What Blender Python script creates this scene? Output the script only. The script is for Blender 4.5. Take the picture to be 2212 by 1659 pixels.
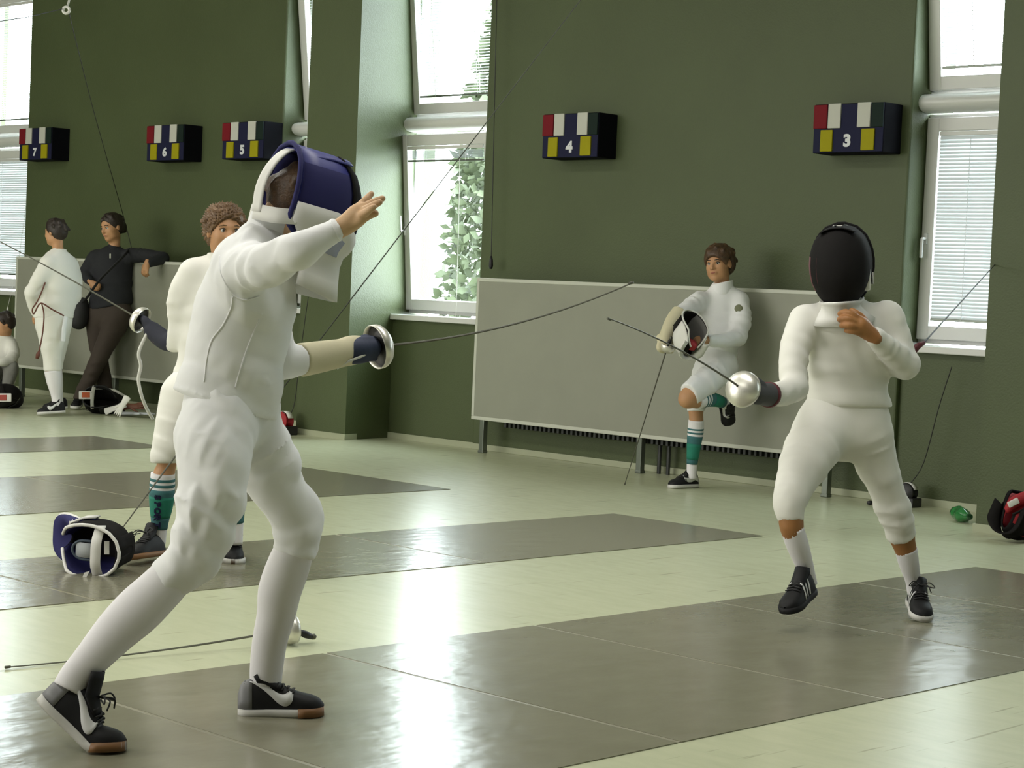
import bpy, bmesh, math, random
import numpy as np
from mathutils import Vector, Matrix

random.seed(7)
rng = np.random.RandomState(7)
SC = bpy.context.scene
COL = SC.collection
for o in list(bpy.data.objects):
    bpy.data.objects.remove(o)

# ------------------------------------------------------------------ camera
FPX, PITCH, ROLL, YAW, CAMH = 4211.3, 0.0480597653, 0.0443931720, -0.774460031, 1.2
def _axes():
    cp, sp = math.cos(PITCH), math.sin(PITCH)
    F = np.array([0, cp, -sp]); U = np.array([0, sp, cp]); X = np.array([1.0, 0, 0])
    c, s = math.cos(ROLL), math.sin(ROLL)
    R = X * c + U * s; Uu = -X * s + U * c
    d1 = np.array([math.cos(YAW), math.sin(YAW), 0]); d2 = np.array([-math.sin(YAW), math.cos(YAW), 0])
    w = lambda v: np.array([v @ d1, v @ d2, v[2]])
    return w(R), w(Uu), w(F)
CR, CU, CF = _axes()
CPOS = np.array([0, 0, CAMH])
cam_d = bpy.data.cameras.new('camera'); cam = bpy.data.objects.new('camera', cam_d); COL.objects.link(cam)
m = Matrix.Identity(4)
for i in range(3):
    m[i][0], m[i][1], m[i][2], m[i][3] = CR[i], CU[i], -CF[i], CPOS[i]
cam.matrix_world = m
cam_d.sensor_fit = 'HORIZONTAL'; cam_d.sensor_width = 36.0; cam_d.lens = 36.0 * FPX / 2212.0
cam_d.clip_start = 0.05; cam_d.clip_end = 200
SC.camera = cam

# ------------------------------------------------------------------ world, lamps, exposure
W = bpy.data.worlds.new('overcast_sky'); SC.world = W; W.use_nodes = True
bg = W.node_tree.nodes['Background']
bg.inputs[0].default_value = (0.86, 0.95, 1.0, 1); bg.inputs[1].default_value = 23.0
def area(name, loc, rot, sx, sy, power, col, portal=False):
    l = bpy.data.lights.new(name, 'AREA'); l.shape = 'RECTANGLE'; l.size = sx; l.size_y = sy
    l.energy = power; l.color = col
    if portal: l.cycles.is_portal = True
    o = bpy.data.objects.new(name, l); COL.objects.link(o); o.location = loc; o.rotation_euler = rot
    return o
# unseen area lights added to fill the hall, overhead and from behind the camera
for i, (lx, ly) in enumerate([(-14, 4.5), (-9, 4.5), (-4, 4.5), (-14, 0), (-9, 0), (-4, 0)]):
    area('ceiling_fill', (lx, ly, 4.55), (0, 0, 0), 3.2, 0.6, 85, (1.0, 0.98, 0.93))
area('rear_daylight_fill', (-13.5, -6.6, 2.4), (math.radians(90), 0, 0), 10.0, 2.8, 740, (1.0, 0.98, 0.93))  # added light standing in for daylight from behind; that wall has no window
SC.view_settings.view_transform = 'Standard'; SC.view_settings.look = 'None'
SC.view_settings.exposure = 0.17; SC.view_settings.gamma = 1.0; SC.view_settings.use_curve_mapping = False
SC.cycles.use_denoising = True
SC.cycles.max_bounces = 8; SC.cycles.diffuse_bounces = 4; SC.cycles.glossy_bounces = 4; SC.cycles.transparent_max_bounces = 16
SC.cycles.caustics_reflective = False; SC.cycles.caustics_refractive = False
SC.cycles.sample_clamp_indirect = 6.0

# ------------------------------------------------------------------ helpers: points
def PX(x, y, d):
    return CPOS + CF * d + CR * ((x - 1106.0) * d / FPX) - CU * ((y - 829.5) * d / FPX)
def ray(x, y): return CF + CR * ((x - 1106.0) / FPX) - CU * ((y - 829.5) / FPX)
def GND(x, y, z=0.0):
    r = ray(x, y); return CPOS + r * ((z - CAMH) / r[2])
def ONY(x, y, Y):
    r = ray(x, y); return CPOS + r * (Y / r[1])
def nz(v):
    v = np.asarray(v, float); return v / (np.linalg.norm(v) + 1e-12)
V = lambda *a: np.array(a, float)

# ------------------------------------------------------------------ materials
MATS = {}
def mat(name, col, rough=0.6, metal=0.0, spec=0.5, bump=None, vary=None, coat=0.0, trans=0.0, sheen=0.0, aniso=None, dist=0.002):
    if name in MATS: return MATS[name]
    M = bpy.data.materials.new(name); M.use_nodes = True
    nt = M.node_tree; b = nt.nodes['Principled BSDF']
    b.inputs['Base Color'].default_value = (*col, 1); b.inputs['Roughness'].default_value = rough
    b.inputs['Metallic'].default_value = metal; b.inputs['Specular IOR Level'].default_value = spec
    b.inputs['Coat Weight'].default_value = coat; b.inputs['Coat Roughness'].default_value = 0.12
    b.inputs['Sheen Weight'].default_value = sheen
    if bump or vary:
        tc = nt.nodes.new('ShaderNodeTexCoord'); mp = nt.nodes.new('ShaderNodeMapping')
        nt.links.new(tc.outputs['Object'], mp.inputs[0])
        if aniso: mp.inputs['Scale'].default_value = aniso
    if bump:
        sc, st = bump
        n = nt.nodes.new('ShaderNodeTexNoise'); n.inputs['Scale'].default_value = sc; n.inputs['Detail'].default_value = 3
        nt.links.new(mp.outputs[0], n.inputs['Vector'])
        bp = nt.nodes.new('ShaderNodeBump'); bp.inputs['Strength'].default_value = st; bp.inputs['Distance'].default_value = dist
        nt.links.new(n.outputs['Fac'], bp.inputs['Height']); nt.links.new(bp.outputs[0], b.inputs['Normal'])
    if vary:
        sc, col2, lo, hi = vary
        n = nt.nodes.new('ShaderNodeTexNoise'); n.inputs['Scale'].default_value = sc; n.inputs['Detail'].default_value = 4
        nt.links.new(mp.outputs[0], n.inputs['Vector'])
        r = nt.nodes.new('ShaderNodeMapRange'); r.inputs[1].default_value = lo; r.inputs[2].default_value = hi
        nt.links.new(n.outputs['Fac'], r.inputs[0])
        mx = nt.nodes.new('ShaderNodeMix'); mx.data_type = 'RGBA'
        mx.inputs[6].default_value = (*col, 1); mx.inputs[7].default_value = (*col2, 1)
        nt.links.new(r.outputs[0], mx.inputs[0]); nt.links.new(mx.outputs[2], b.inputs['Base Color'])
    MATS[name] = M
    return M

wall_m = mat('olive_fabric_wall', (0.063, 0.081, 0.032), 0.55, spec=0.42, bump=(90, 0.5), vary=(1.3, (0.072, 0.093, 0.038), 0.35, 0.7), dist=0.004)
ceil_m = mat('ceiling_paint', (0.55, 0.55, 0.5), 0.9)
floor_m = mat('pale_green_linoleum', (0.56, 0.58, 0.40), 0.26, spec=0.33, vary=(7.0, (0.51, 0.535, 0.365), 0.35, 0.75), bump=(4.5, 0.10), aniso=(1.0, 3.5, 1.0), dist=0.004)
def scuffs(M):
    """fine dark scuff strokes worn into the linoleum"""
    nt = M.node_tree; p = nt.nodes['Principled BSDF']; src = p.inputs['Base Color'].links[0].from_socket
    tc = nt.nodes.new('ShaderNodeTexCoord'); prev = src
    for rot, sc_, hi in ((0.5, (34, 2.2, 1), 0.70), (-0.9, (40, 3.0, 1), 0.715)):
        mp = nt.nodes.new('ShaderNodeMapping'); mp.inputs['Rotation'].default_value = (0, 0, rot); mp.inputs['Scale'].default_value = sc_
        n = nt.nodes.new('ShaderNodeTexNoise'); n.inputs['Scale'].default_value = 1.0; n.inputs['Detail'].default_value = 1.5
        r = nt.nodes.new('ShaderNodeMapRange'); r.inputs[1].default_value = hi; r.inputs[2].default_value = hi + .05; r.inputs[4].default_value = 0.45
        mx = nt.nodes.new('ShaderNodeMix'); mx.data_type = 'RGBA'; mx.inputs[7].default_value = (0.20, 0.21, 0.14, 1)
        nt.links.new(tc.outputs['Object'], mp.inputs[0]); nt.links.new(mp.outputs[0], n.inputs['Vector']); nt.links.new(n.outputs['Fac'], r.inputs[0])
        nt.links.new(r.outputs[0], mx.inputs[0]); nt.links.new(prev, mx.inputs[6]); prev = mx.outputs[2]
    nt.links.new(prev, p.inputs['Base Color'])
scuffs(floor_m)
piste_m = mat('grey_piste_rubber', (0.208, 0.200, 0.142), 0.20, spec=0.36, vary=(6.0, (0.230, 0.221, 0.160), 0.3, 0.7), bump=(6.0, 0.55), dist=0.004, aniso=(1.8, 1.0, 1.0))
seam_m = mat('pale_seam_tape', (0.27, 0.255, 0.185), 0.4)
base_m = mat('pale_baseboard', (0.36, 0.38, 0.26), 0.45)
frame_m = mat('white_window_frame', (0.62, 0.62, 0.60), 0.35)
slat_m = mat('white_blind_slat', (0.55, 0.58, 0.59), 0.5)
case_m = mat('black_case', (0.0045, 0.0048, 0.008), 0.8, spec=0.1)
navy_m = mat('navy_case', (0.009, 0.010, 0.038), 0.7, spec=0.2)
red_m = mat('red_lamp', (0.16, 0.006, 0.012), 0.7, spec=0.2)
white_lamp_m = mat('white_lamp', (0.50, 0.50, 0.45), 0.7, spec=0.2)
yellow_m = mat('yellow_lamp', (0.30, 0.27, 0.004), 0.7, spec=0.2)
green_m = mat('dark_green_lamp', (0.006, 0.016, 0.012), 0.7, spec=0.2)
digit_m = mat('white_digit', (0.62, 0.63, 0.66), 0.5)
board_m = mat('grey_board_panel', (0.245, 0.25, 0.20), 0.55, vary=(3, (0.265, 0.27, 0.215), 0.3, 0.7))
alu_m = mat('pale_aluminium', (0.50, 0.51, 0.44), 0.4)
steel_m = mat('dull_steel', (0.16, 0.18, 0.15), 0.35, metal=0.6)
rad_m = mat('dark_radiator', (0.035, 0.038, 0.036), 0.5)
suit_m = mat('white_fencing_cloth', (0.80, 0.80, 0.81), 0.85, spec=0.2, bump=(900, 0.15), sheen=0.15, dist=0.0008)
suit2_m = mat('cream_fencing_cloth', (0.76, 0.75, 0.70), 0.85, spec=0.2, bump=(900, 0.15), sheen=0.1, dist=0.0008)
sock_m = mat('white_sock_knit', (0.77, 0.75, 0.775), 0.9, spec=0.2, bump=(700, 0.25), dist=0.001)
cream_m = mat('cream_glove', (0.60, 0.55, 0.38), 0.8, bump=(500, 0.2), dist=0.001)
skin_m = mat('skin', (0.45, 0.24, 0.12), 0.5, spec=0.35, vary=(9, (0.50, 0.27, 0.14), 0.3, 0.7))
pale_skin_m = mat('pale_skin', (0.56, 0.36, 0.21), 0.5, spec=0.35, vary=(9, (0.60, 0.38, 0.22), 0.3, 0.7))
tan_m = mat('tanned_skin', (0.30, 0.13, 0.045), 0.5, spec=0.35, vary=(9, (0.36, 0.17, 0.06), 0.3, 0.7))
lip_m = mat('lip', (0.34, 0.11, 0.08), 0.5)
eye_m = mat('eye_white', (0.55, 0.53, 0.50), 0.3)
iris_m = mat('dark_iris', (0.02, 0.015, 0.01), 0.2)
hair_m = mat('dark_brown_hair', (0.020, 0.012, 0.008), 0.5, bump=(150, 0.6), dist=0.004)
hair2_m = mat('brown_hair', (0.050, 0.026, 0.012), 0.5, bump=(150, 0.6), vary=(40, (0.10, 0.05, 0.02), 0.4, 0.7), dist=0.004)
hair3_m = mat('light_brown_hair', (0.12, 0.065, 0.028), 0.5, bump=(120, 0.6), vary=(40, (0.19, 0.105, 0.045), 0.4, 0.7), dist=0.004)
mesh_m = mat('black_mask_mesh', (0.012, 0.011, 0.011), 0.85, spec=0.12, bump=(700, 0.4), dist=0.001)
blue_m = mat('blue_mask_mesh', (0.022, 0.026, 0.19), 0.45, bump=(700, 0.3), dist=0.001)
lining_m = mat('blue_lining', (0.012, 0.012, 0.10), 0.8)
grey_lining_m = mat('grey_lining', (0.16, 0.155, 0.15), 0.8)
black_m = mat('black_cloth', (0.012, 0.012, 0.013), 0.7, bump=(300, 0.2), dist=0.001)
jacket_black_m = mat('black_knit', (0.010, 0.011, 0.014), 0.85, bump=(200, 0.4), dist=0.002)
trouser_m = mat('dark_brown_trousers', (0.042, 0.030, 0.022), 0.85, bump=(300, 0.3), dist=0.001)
bib_m = mat('white_bib', (0.70, 0.69, 0.66), 0.8, bump=(500, 0.15), dist=0.001)
red_cloth_m = mat('red_lining', (0.32, 0.012, 0.018), 0.7)
dkred_m = mat('dark_red_trim', (0.10, 0.012, 0.020), 0.6)
orange_m = mat('orange_label', (0.50, 0.10, 0.03), 0.6)
print_m = mat('faint_blue_print', (0.34, 0.36, 0.48), 0.7)
shoe_m = mat('black_shoe_leather', (0.011, 0.011, 0.012), 0.6, spec=0.25, bump=(250, 0.15), dist=0.001)
shoe_grey_m = mat('grey_shoe_panel', (0.20, 0.20, 0.21), 0.5)
sole_white_m = mat('white_sole', (0.58, 0.57, 0.54), 0.55)
gum_m = mat('gum_sole', (0.21, 0.10, 0.035), 0.55)
lace_m = mat('black_lace', (0.015, 0.015, 0.015), 0.7)
logo_m = mat('white_shoe_mark', (0.66, 0.66, 0.66), 0.5)
teal_m = mat('teal_sock_band', (0.015, 0.19, 0.13), 0.85, bump=(700, 0.25), dist=0.001)
tealdk_m = mat('dark_teal_sock', (0.04, 0.14, 0.15), 0.85)
blade_m = mat('steel_blade', (0.10, 0.10, 0.075), 0.5, metal=0.3)
guard_m = mat('polished_guard', (0.74, 0.72, 0.66), 0.36, metal=0.7)
grip_m = mat('dark_grip', (0.015, 0.014, 0.016), 0.5)
navyglove_m = mat('navy_glove_back', (0.022, 0.032, 0.075), 0.7, bump=(400, 0.2), dist=0.001)
greyglove_m = mat('dark_grey_glove', (0.06, 0.06, 0.065), 0.7, bump=(400, 0.2), dist=0.001)
cord_m = mat('dark_cord', (0.025, 0.025, 0.022), 0.6)
pale_cord_m = mat('pale_cord', (0.30, 0.31, 0.22), 0.6)
white_cord_m = mat('white_cord', (0.62, 0.62, 0.58), 0.6)
brown_cord_m = mat('red_brown_cord', (0.12, 0.035, 0.02), 0.6)
green_bottle_m = mat('green_bottle', (0.015, 0.16, 0.035), 0.15, coat=0.5)
leaf_m = mat('tree_leaf', (0.072, 0.09, 0.045), 0.6, vary=(3, (0.105, 0.125, 0.075), 0.3, 0.7))
bark_m = mat('tree_bark', (0.10, 0.08, 0.06), 0.9)
ground_m = mat('outside_paving', (0.60, 0.60, 0.56), 0.9)

def glass_mat():
    M = bpy.data.materials.new('window_glass'); M.use_nodes = True; nt = M.node_tree
    for n in list(nt.nodes): nt.nodes.remove(n)
    o = nt.nodes.new('ShaderNodeOutputMaterial'); t = nt.nodes.new('ShaderNodeBsdfTransparent'); g = nt.nodes.new('ShaderNodeBsdfGlossy')
    g.inputs['Roughness'].default_value = 0.02; t.inputs[0].default_value = (0.95, 0.97, 0.96, 1)
    lw = nt.nodes.new('ShaderNodeLayerWeight'); lw.inputs[0].default_value = 0.5
    pw = nt.nodes.new('ShaderNodeMath'); pw.operation = 'POWER'; pw.inputs[1].default_value = 4.0; nt.links.new(lw.outputs['Facing'], pw.inputs[0])
    fr = nt.nodes.new('ShaderNodeMath'); fr.operation = 'MULTIPLY_ADD'; fr.inputs[1].default_value = 0.7; fr.inputs[2].default_value = 0.03; nt.links.new(pw.outputs[0], fr.inputs[0])
    mx = nt.nodes.new('ShaderNodeMixShader'); nt.links.new(fr.outputs[0], mx.inputs[0]); nt.links.new(t.outputs[0], mx.inputs[1]); nt.links.new(g.outputs[0], mx.inputs[2])
    nt.links.new(mx.outputs[0], o.inputs[0]); return M
glass_m = glass_mat()
def slat_mat():
    M = slat_m; nt = M.node_tree; b = nt.nodes['Principled BSDF']; o = nt.nodes['Material Output']
    t = nt.nodes.new('ShaderNodeBsdfTranslucent'); t.inputs[0].default_value = (0.72, 0.76, 0.78, 1)
    mx = nt.nodes.new('ShaderNodeMixShader'); mx.inputs[0].default_value = 0.02
    nt.links.new(b.outputs[0], mx.inputs[1]); nt.links.new(t.outputs[0], mx.inputs[2]); nt.links.new(mx.outputs[0], o.inputs[0])
slat_mat()

# ------------------------------------------------------------------ helpers: objects
def origin_of(o):
    v = np.zeros(3)
    while o is not None:
        v = v + np.array(o.location); o = o.parent
    return v
def tag(o, label=None, cat=None, group=None, kind=None):
    if label: o['label'] = label
    if cat: o['category'] = cat
    if group: o['group'] = group
    if kind: o['kind'] = kind
    return o
def empty(name, loc, label=None, cat=None, group=None, kind=None, parent=None):
    o = bpy.data.objects.new(name, None); COL.objects.link(o)
    o.empty_display_size = 0.1
    if parent is not None:
        o.parent = parent; o.location = Vector(np.asarray(loc, float) - origin_of(parent))
    else: o.location = Vector(np.asarray(loc, float))
    return tag(o, label, cat, group, kind)
def build(name, vf, material, parent=None, smooth=False, base=None, label=None, cat=None, group=None, kind=None):
    """vf = (verts, faces) in world coordinates, linked as one mesh object"""
    v, f = vf
    v = np.asarray(v, float).reshape(-1, 3)
    if base is None: base = origin_of(parent) if parent is not None else (v.min(0) + v.max(0)) / 2 * V(1, 1, 0) + V(0, 0, v[:, 2].min())
    me = bpy.data.meshes.new(name)
    if isinstance(f, np.ndarray):
        nf = len(f); k = f.shape[1]
        me.vertices.add(len(v)); me.vertices.foreach_set('co', (v - base).astype(np.float32).ravel())
        me.loops.add(nf * k); me.loops.foreach_set('vertex_index', f.astype(np.int32).ravel())
        me.polygons.add(nf); me.polygons.foreach_set('loop_start', np.arange(0, nf * k, k, dtype=np.int32))
        me.update(calc_edges=True); me.validate()
    else:
        me.from_pydata((v - base).tolist(), [], [list(q) for q in f]); me.update()
    if smooth: me.polygons.foreach_set('use_smooth', np.ones(len(me.polygons), bool))
    me.materials.append(material)
    o = bpy.data.objects.new(name, me); COL.objects.link(o)
    if parent is not None: o.parent = parent; o.location = Vector(base - origin_of(parent))
    else: o.location = Vector(base)
    return tag(o, label, cat, group, kind)
class MB:
    def __init__(s): s.v = []; s.f = []
    def add(s, vf):
        v, f = vf; n = len(s.v); s.v += [tuple(p) for p in np.asarray(v, float).reshape(-1, 3)]
        s.f += [tuple(int(i) + n for i in q) for q in f]; return s
    def vf(s): return s.v, s.f
def box(x0, x1, y0, y1, z0, z1, bev=0.0):
    if bev <= 0:
        v = [(x, y, z) for x in (x0, x1) for y in (y0, y1) for z in (z0, z1)]
        return v, [(0, 1, 3, 2), (4, 6, 7, 5), (0, 4, 5, 1), (2, 3, 7, 6), (0, 2, 6, 4), (1, 5, 7, 3)]
    bm = bmesh.new(); bmesh.ops.create_cube(bm, size=1)
    for q in bm.verts: q.co = Vector(((x0 + x1) / 2 + q.co.x * (x1 - x0), (y0 + y1) / 2 + q.co.y * (y1 - y0), (z0 + z1) / 2 + q.co.z * (z1 - z0)))
    bmesh.ops.bevel(bm, geom=list(bm.edges), offset=bev, segments=2, affect='EDGES', profile=0.5)
    bm.verts.index_update(); r = [tuple(q.co) for q in bm.verts], [tuple(q.index for q in f.verts) for f in bm.faces]
    bm.free(); return r
def obox(c, ax, half, bev=0.0):
    """oriented box: centre, 3 axes, 3 half sizes"""
    v, f = box(-half[0], half[0], -half[1], half[1], -half[2], half[2], bev)
    A = np.array([nz(a) for a in ax]); return np.asarray(v) @ A + np.asarray(c), f
def frames(P):
    P = np.asarray(P, float); n = len(P); T = np.zeros_like(P)
    T[1:-1] = P[2:] - P[:-2]; T[0] = P[1] - P[0]; T[-1] = P[-1] - P[-2]
    T = np.array([nz(t) for t in T]); up = V(0, 0, 1) if abs(T[0][2]) < 0.9 else V(1, 0, 0)
    N = []; a = nz(np.cross(T[0], up))
    for t in T:
        a = nz(a - t * (a @ t)); N.append(a)
    N = np.array(N); return T, N, np.cross(T, N)
def tube(P, r, k=8, cap=True, flat=1.0):
    P = np.asarray(P, float); T, N, B = frames(P); r = np.broadcast_to(np.asarray(r, float), (len(P),))
    a = np.arange(k) * 2 * math.pi / k
    v = (P[:, None] + r[:, None, None] * (np.cos(a)[None, :, None] * N[:, None] + flat * np.sin(a)[None, :, None] * B[:, None])).reshape(-1, 3)
    f = [(i * k + j, i * k + (j + 1) % k, (i + 1) * k + (j + 1) % k, (i + 1) * k + j) for i in range(len(P) - 1) for j in range(k)]
    if cap: f += [tuple(range(k))[::-1], tuple((len(P) - 1) * k + j for j in range(k))]
    return v, f
def cr(P, n=6):
    """Catmull-Rom resample"""
    P = np.asarray(P, float); Q = np.vstack([2 * P[0] - P[1], P, 2 * P[-1] - P[-2]]); out = []
    for i in range(len(P) - 1):
        p0, p1, p2, p3 = Q[i:i + 4]
        for t in np.arange(n) / n:
            out.append(0.5 * (2 * p1 + (p2 - p0) * t + (2 * p0 - 5 * p1 + 4 * p2 - p3) * t * t + (3 * p1 - p0 - 3 * p2 + p3) * t ** 3))
    out.append(P[-1]); return np.array(out)
def lathe(c, ax, prof, k=24):
    """prof: list of (along axis, radius)"""
    ax = nz(ax); up = V(0, 0, 1) if abs(ax[2]) < 0.9 else V(1, 0, 0); n = nz(np.cross(ax, up)); b = np.cross(ax, n)
    a = np.arange(k) * 2 * math.pi / k; v = []; f = []
    for h, r in prof:
        for t in a: v.append(np.asarray(c) + ax * h + r * (math.cos(t) * n + math.sin(t) * b))
    for i in range(len(prof) - 1):
        for j in range(k): f.append((i * k + j, i * k + (j + 1) % k, (i + 1) * k + (j + 1) % k, (i + 1) * k + j))
    return v, f
def grid(G, closed_u=False, closed_v=False):
    """faces from a 2-D grid of points"""
    G = np.asarray(G, float); a, b = G.shape[:2]; f = []
    for i in range(a if closed_u else a - 1):
        for j in range(b if closed_v else b - 1):
            f.append((i * b + j, ((i + 1) % a) * b + j, ((i + 1) % a) * b + (j + 1) % b, i * b + (j + 1) % b))
    return G.reshape(-1, 3), f
def thick(vf, t):
    """give an open sheet real thickness"""
    bm = bmesh.new(); vs = [bm.verts.new(tuple(p)) for p in np.asarray(vf[0])]
    for q in vf[1]:
        try: bm.faces.new([vs[i] for i in q])
        except ValueError: pass
    bm.normal_update(); bmesh.ops.solidify(bm, geom=list(bm.faces), thickness=t)
    bm.verts.index_update(); r = [tuple(q.co) for q in bm.verts], [tuple(q.index for q in f.verts) for f in bm.faces]
    bm.free(); return r
def extrude_poly(P, z0, z1):
    n = len(P); v = [(p[0], p[1], z0) for p in P] + [(p[0], p[1], z1) for p in P]
    f = [tuple(range(n))[::-1], tuple(range(n, 2 * n))] + [(i, (i + 1) % n, n + (i + 1) % n, n + i) for i in range(n)]
    return v, f

# ================================================================== THE ROOM
XL, XR, YF, ZC = -27.0, 7.0, -7.0, 4.8
YW = 10.70                                                     # outer face of the window wall
build('floor', box(XL, XR, YF, YW, -0.2, 0.0), floor_m, kind='structure')
build('ceiling', box(XL, XR, YF, YW, ZC, ZC + 0.2), ceil_m, kind='structure')
build('wall_left', box(XL - 0.2, XL, YF, YW, 0, ZC), wall_m, kind='structure')
build('wall_right', box(XR, XR + 0.2, YF, YW, 0, ZC), wall_m, kind='structure')
build('wall_front', box(XL, XR, YF - 0.2, YF, 0, ZC), wall_m, kind='structure')
PANELS = [(-27.0, -18.40, 10.20), (-16.68, -12.76, 10.20), (-10.39, -6.69, 10.22), (-4.15, -0.6, 10.22), (1.2, 7.0, 10.22)]
for x0, x1, y in PANELS:
    build('wall_back', box(x0, x1, y, YW, 0, ZC, 0.012), wall_m, kind='structure')
    build('baseboard_back', box(x0 + 0.01, x1 - 0.01, y - 0.012, y + 0.01, 0, 0.045, 0.004), base_m, kind='structure')
PIERS = [[(-18.40, 9.74), (-17.82, 9.74), (-17.93, YW), (-18.40, YW)],
         [(-11.88, 9.74), (-11.29, 9.74), (-11.44, YW), (-11.74, YW)],
         [(-5.57, 9.35), (-5.28, 9.35), (-5.30, YW), (-5.50, YW)],
         [(0.0, 9.4), (0.6, 9.4), (0.5, YW), (0.1, YW)]]
for P in PIERS:
    build('wall_pier', extrude_poly(P, 0, ZC), wall_m, kind='structure')
    o = 0.012; Q = [(P[0][0] - o, P[0][1] - o), (P[1][0] + o, P[1][1] - o), (P[2][0] + o, P[2][1] - 0.3), (P[3][0] - o, P[3][1] - 0.3)]
    build('baseboard_pier', extrude_poly(Q, 0, 0.045), base_m, kind='structure')
BAYS = [(-17.83, -16.64), (-12.80, -11.70), (-11.46, -10.35), (-6.73, -5.46), (-5.32, -4.12), (-0.64, 0.14), (0.46, 1.24)]
for x0, x1 in BAYS:
    build('wall_back_parapet', box(x0, x1, 10.26, YW, 0, 0.93), wall_m, kind='structure')
    build('wall_back_header', box(x0, x1, 10.34, YW, 3.95, ZC), wall_m, kind='structure')
    build('baseboard_back', box(x0, x1, 10.248, 10.27, 0, 0.045), base_m, kind='structure')
    build('trim_1', grid([[V(x, 10.42 - 0.13 * math.sin(a) ** 0.6 if 0 < a < math.pi else 10.42, 2.46 + 0.058 * math.cos(a)) for a in np.linspace(0, math.pi, 11)] for x in (x0 + 0.01, x1 - 0.01)]), frame_m, kind='structure', smooth=True)

SLATS = {}
def window(n, x0, x1, z0, z1, yf, tilt=0.0, blind='down', sill=False, handle=None, cord=False, pitch=0.0224, ang=38, detail=True, stop=None):
    w = x1 - x0; hgt = z1 - z0; xc = (x0 + x1) / 2
    root = empty('window_%d' % n, (xc, yf, z0), kind='structure')
    O = np.zeros(3)
    def loc(name, vf, m, parent, off=(0, 0, 0), rx=0.0, smooth=False):
        o = build(name, vf, m, None, smooth, base=O); o.parent = parent; o.location = off; o.rotation_euler = (rx, 0, 0); return o
    def ring(w, h, t, d, y=0.0):
        b = MB()
        b.add(box(-w / 2, -w / 2 + t, y, y + d, 0, h, 0.006)); b.add(box(w / 2 - t, w / 2, y, y + d, 0, h, 0.006))
        b.add(box(-w / 2 + t - .004, w / 2 - t + .004, y + .001, y + d - .001, 0.001, t, 0.006)); b.add(box(-w / 2 + t - .004, w / 2 - t + .004, y + .001, y + d - .001, h - t, h - .001, 0.006))
        return b.vf()
    loc('frame', ring(w, hgt, 0.055, 0.09), frame_m, root, (0, 0.03, 0))
    sw, sh, st = w - 0.06, hgt - 0.05, 0.085
    rx = math.radians(tilt)
    sash = loc('sash', ring(sw, sh, st, 0.06), frame_m, root, (0, -0.005, 0.025), rx)
    gw, gh = sw - 2 * st, sh - 2 * st
    loc('pane', box(-gw / 2 - .01, gw / 2 + .01, 0.036, 0.041, st - .01, st + gh + .01), glass_m, sash)
    if handle:
        s = -1 if handle == 'up' else 1; hx = -sw / 2 + 0.035; hz = handle_z.get(n, sh * 0.45)
        b = MB(); b.add(box(hx - .013, hx + .013, -.012, 0.004, hz - .035, hz + .035, .004)); b.add(tube([(hx, -.008, hz), (hx, -.045, hz)], .009)); b.add(box(hx - .009, hx + .009, -.053, -.04, hz - (s * .12 if s > 0 else 0.0), hz + (.12 if s < 0 else 0.0), .004))
        loc('handle', b.vf(), logo_m, sash)
    if blind:
        bl = loc('blind', box(-gw / 2 + .008, gw / 2 - .008, -0.004, 0.02, st + gh - 0.028, st + gh - 0.002, 0.003), frame_m, root, (0, -0.005, 0.025), rx)
        key = round(gw, 3)
        if key not in SLATS:
            sv = [[V(x, 0.0125 * t, 0.0022 * (1 - t * t)) for t in (-1, -0.5, 0, 0.5, 1)] for x in (-gw / 2 + .010, -gw / 2 + 0.25 * gw, 0, gw / 2 - .010)]
            v, f = grid(sv); me = bpy.data.meshes.new('slat'); me.from_pydata([tuple(p) for p in v], [], [list(q) for q in f]); me.materials.append(slat_m)
            me.polygons.foreach_set('use_smooth', np.ones(len(me.polygons), bool)); SLATS[key] = me
        me = SLATS[key]
        zt = st + gh - 0.04
        zs = list(np.arange(zt, st + 0.05 if stop is None else stop, -pitch)) if blind == 'down' else [zt - 0.0045 * i for i in range(14)]
        for z in zs:
            s = bpy.data.objects.new('slat', me); COL.objects.link(s); s.parent = bl; s.location = (0, 0.008, z)
            s.rotation_euler = (math.radians(ang if blind == 'down' else 4), 0, 0)
        zb = zs[-1] - 0.018
        loc('bottom_rail', box(-gw / 2 + .010, gw / 2 - .010, -0.003, 0.019, zb - .008, zb + .008, .003), MATS['dull_steel'], bl)
        b = MB()
        for fx in (-0.27, 0.27):
            b.add(tube([(fx * gw, -0.006, zt), (fx * gw, -0.006, zb)], 0.0022, 5)); b.add(tube([(fx * gw, 0.022, zt), (fx * gw, 0.022, zb)], 0.0022, 5))
        loc('ladder_cord', b.vf(), logo_m, bl)
        if cord:
            b = MB(); x = gw * cord[0]; zc = cord[1]
            b.add(tube([(x, -.02, zt), (x - .01, -.04, zt - .5), (x - .02, -.10, zc + .4), (x - .03, -.19, zc)], 0.0028, 6)); b.add(lathe((x - .03, -.19, zc), (0, 0, -1), [(-.006, .002), (0, .008), (.03, .011), (.034, .004)], 10))
            loc('pull_cord', b.vf(), white_cord_m, bl)
    if sill:
        loc('sill', box(-w / 2 - 0.05, w / 2 + .0, -0.20, 0.12, -0.055, -0.012, 0.006), frame_m, root)
    return root
handle_z = {3: 0.62, 5: 0.62, 1: 1.0}
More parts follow.
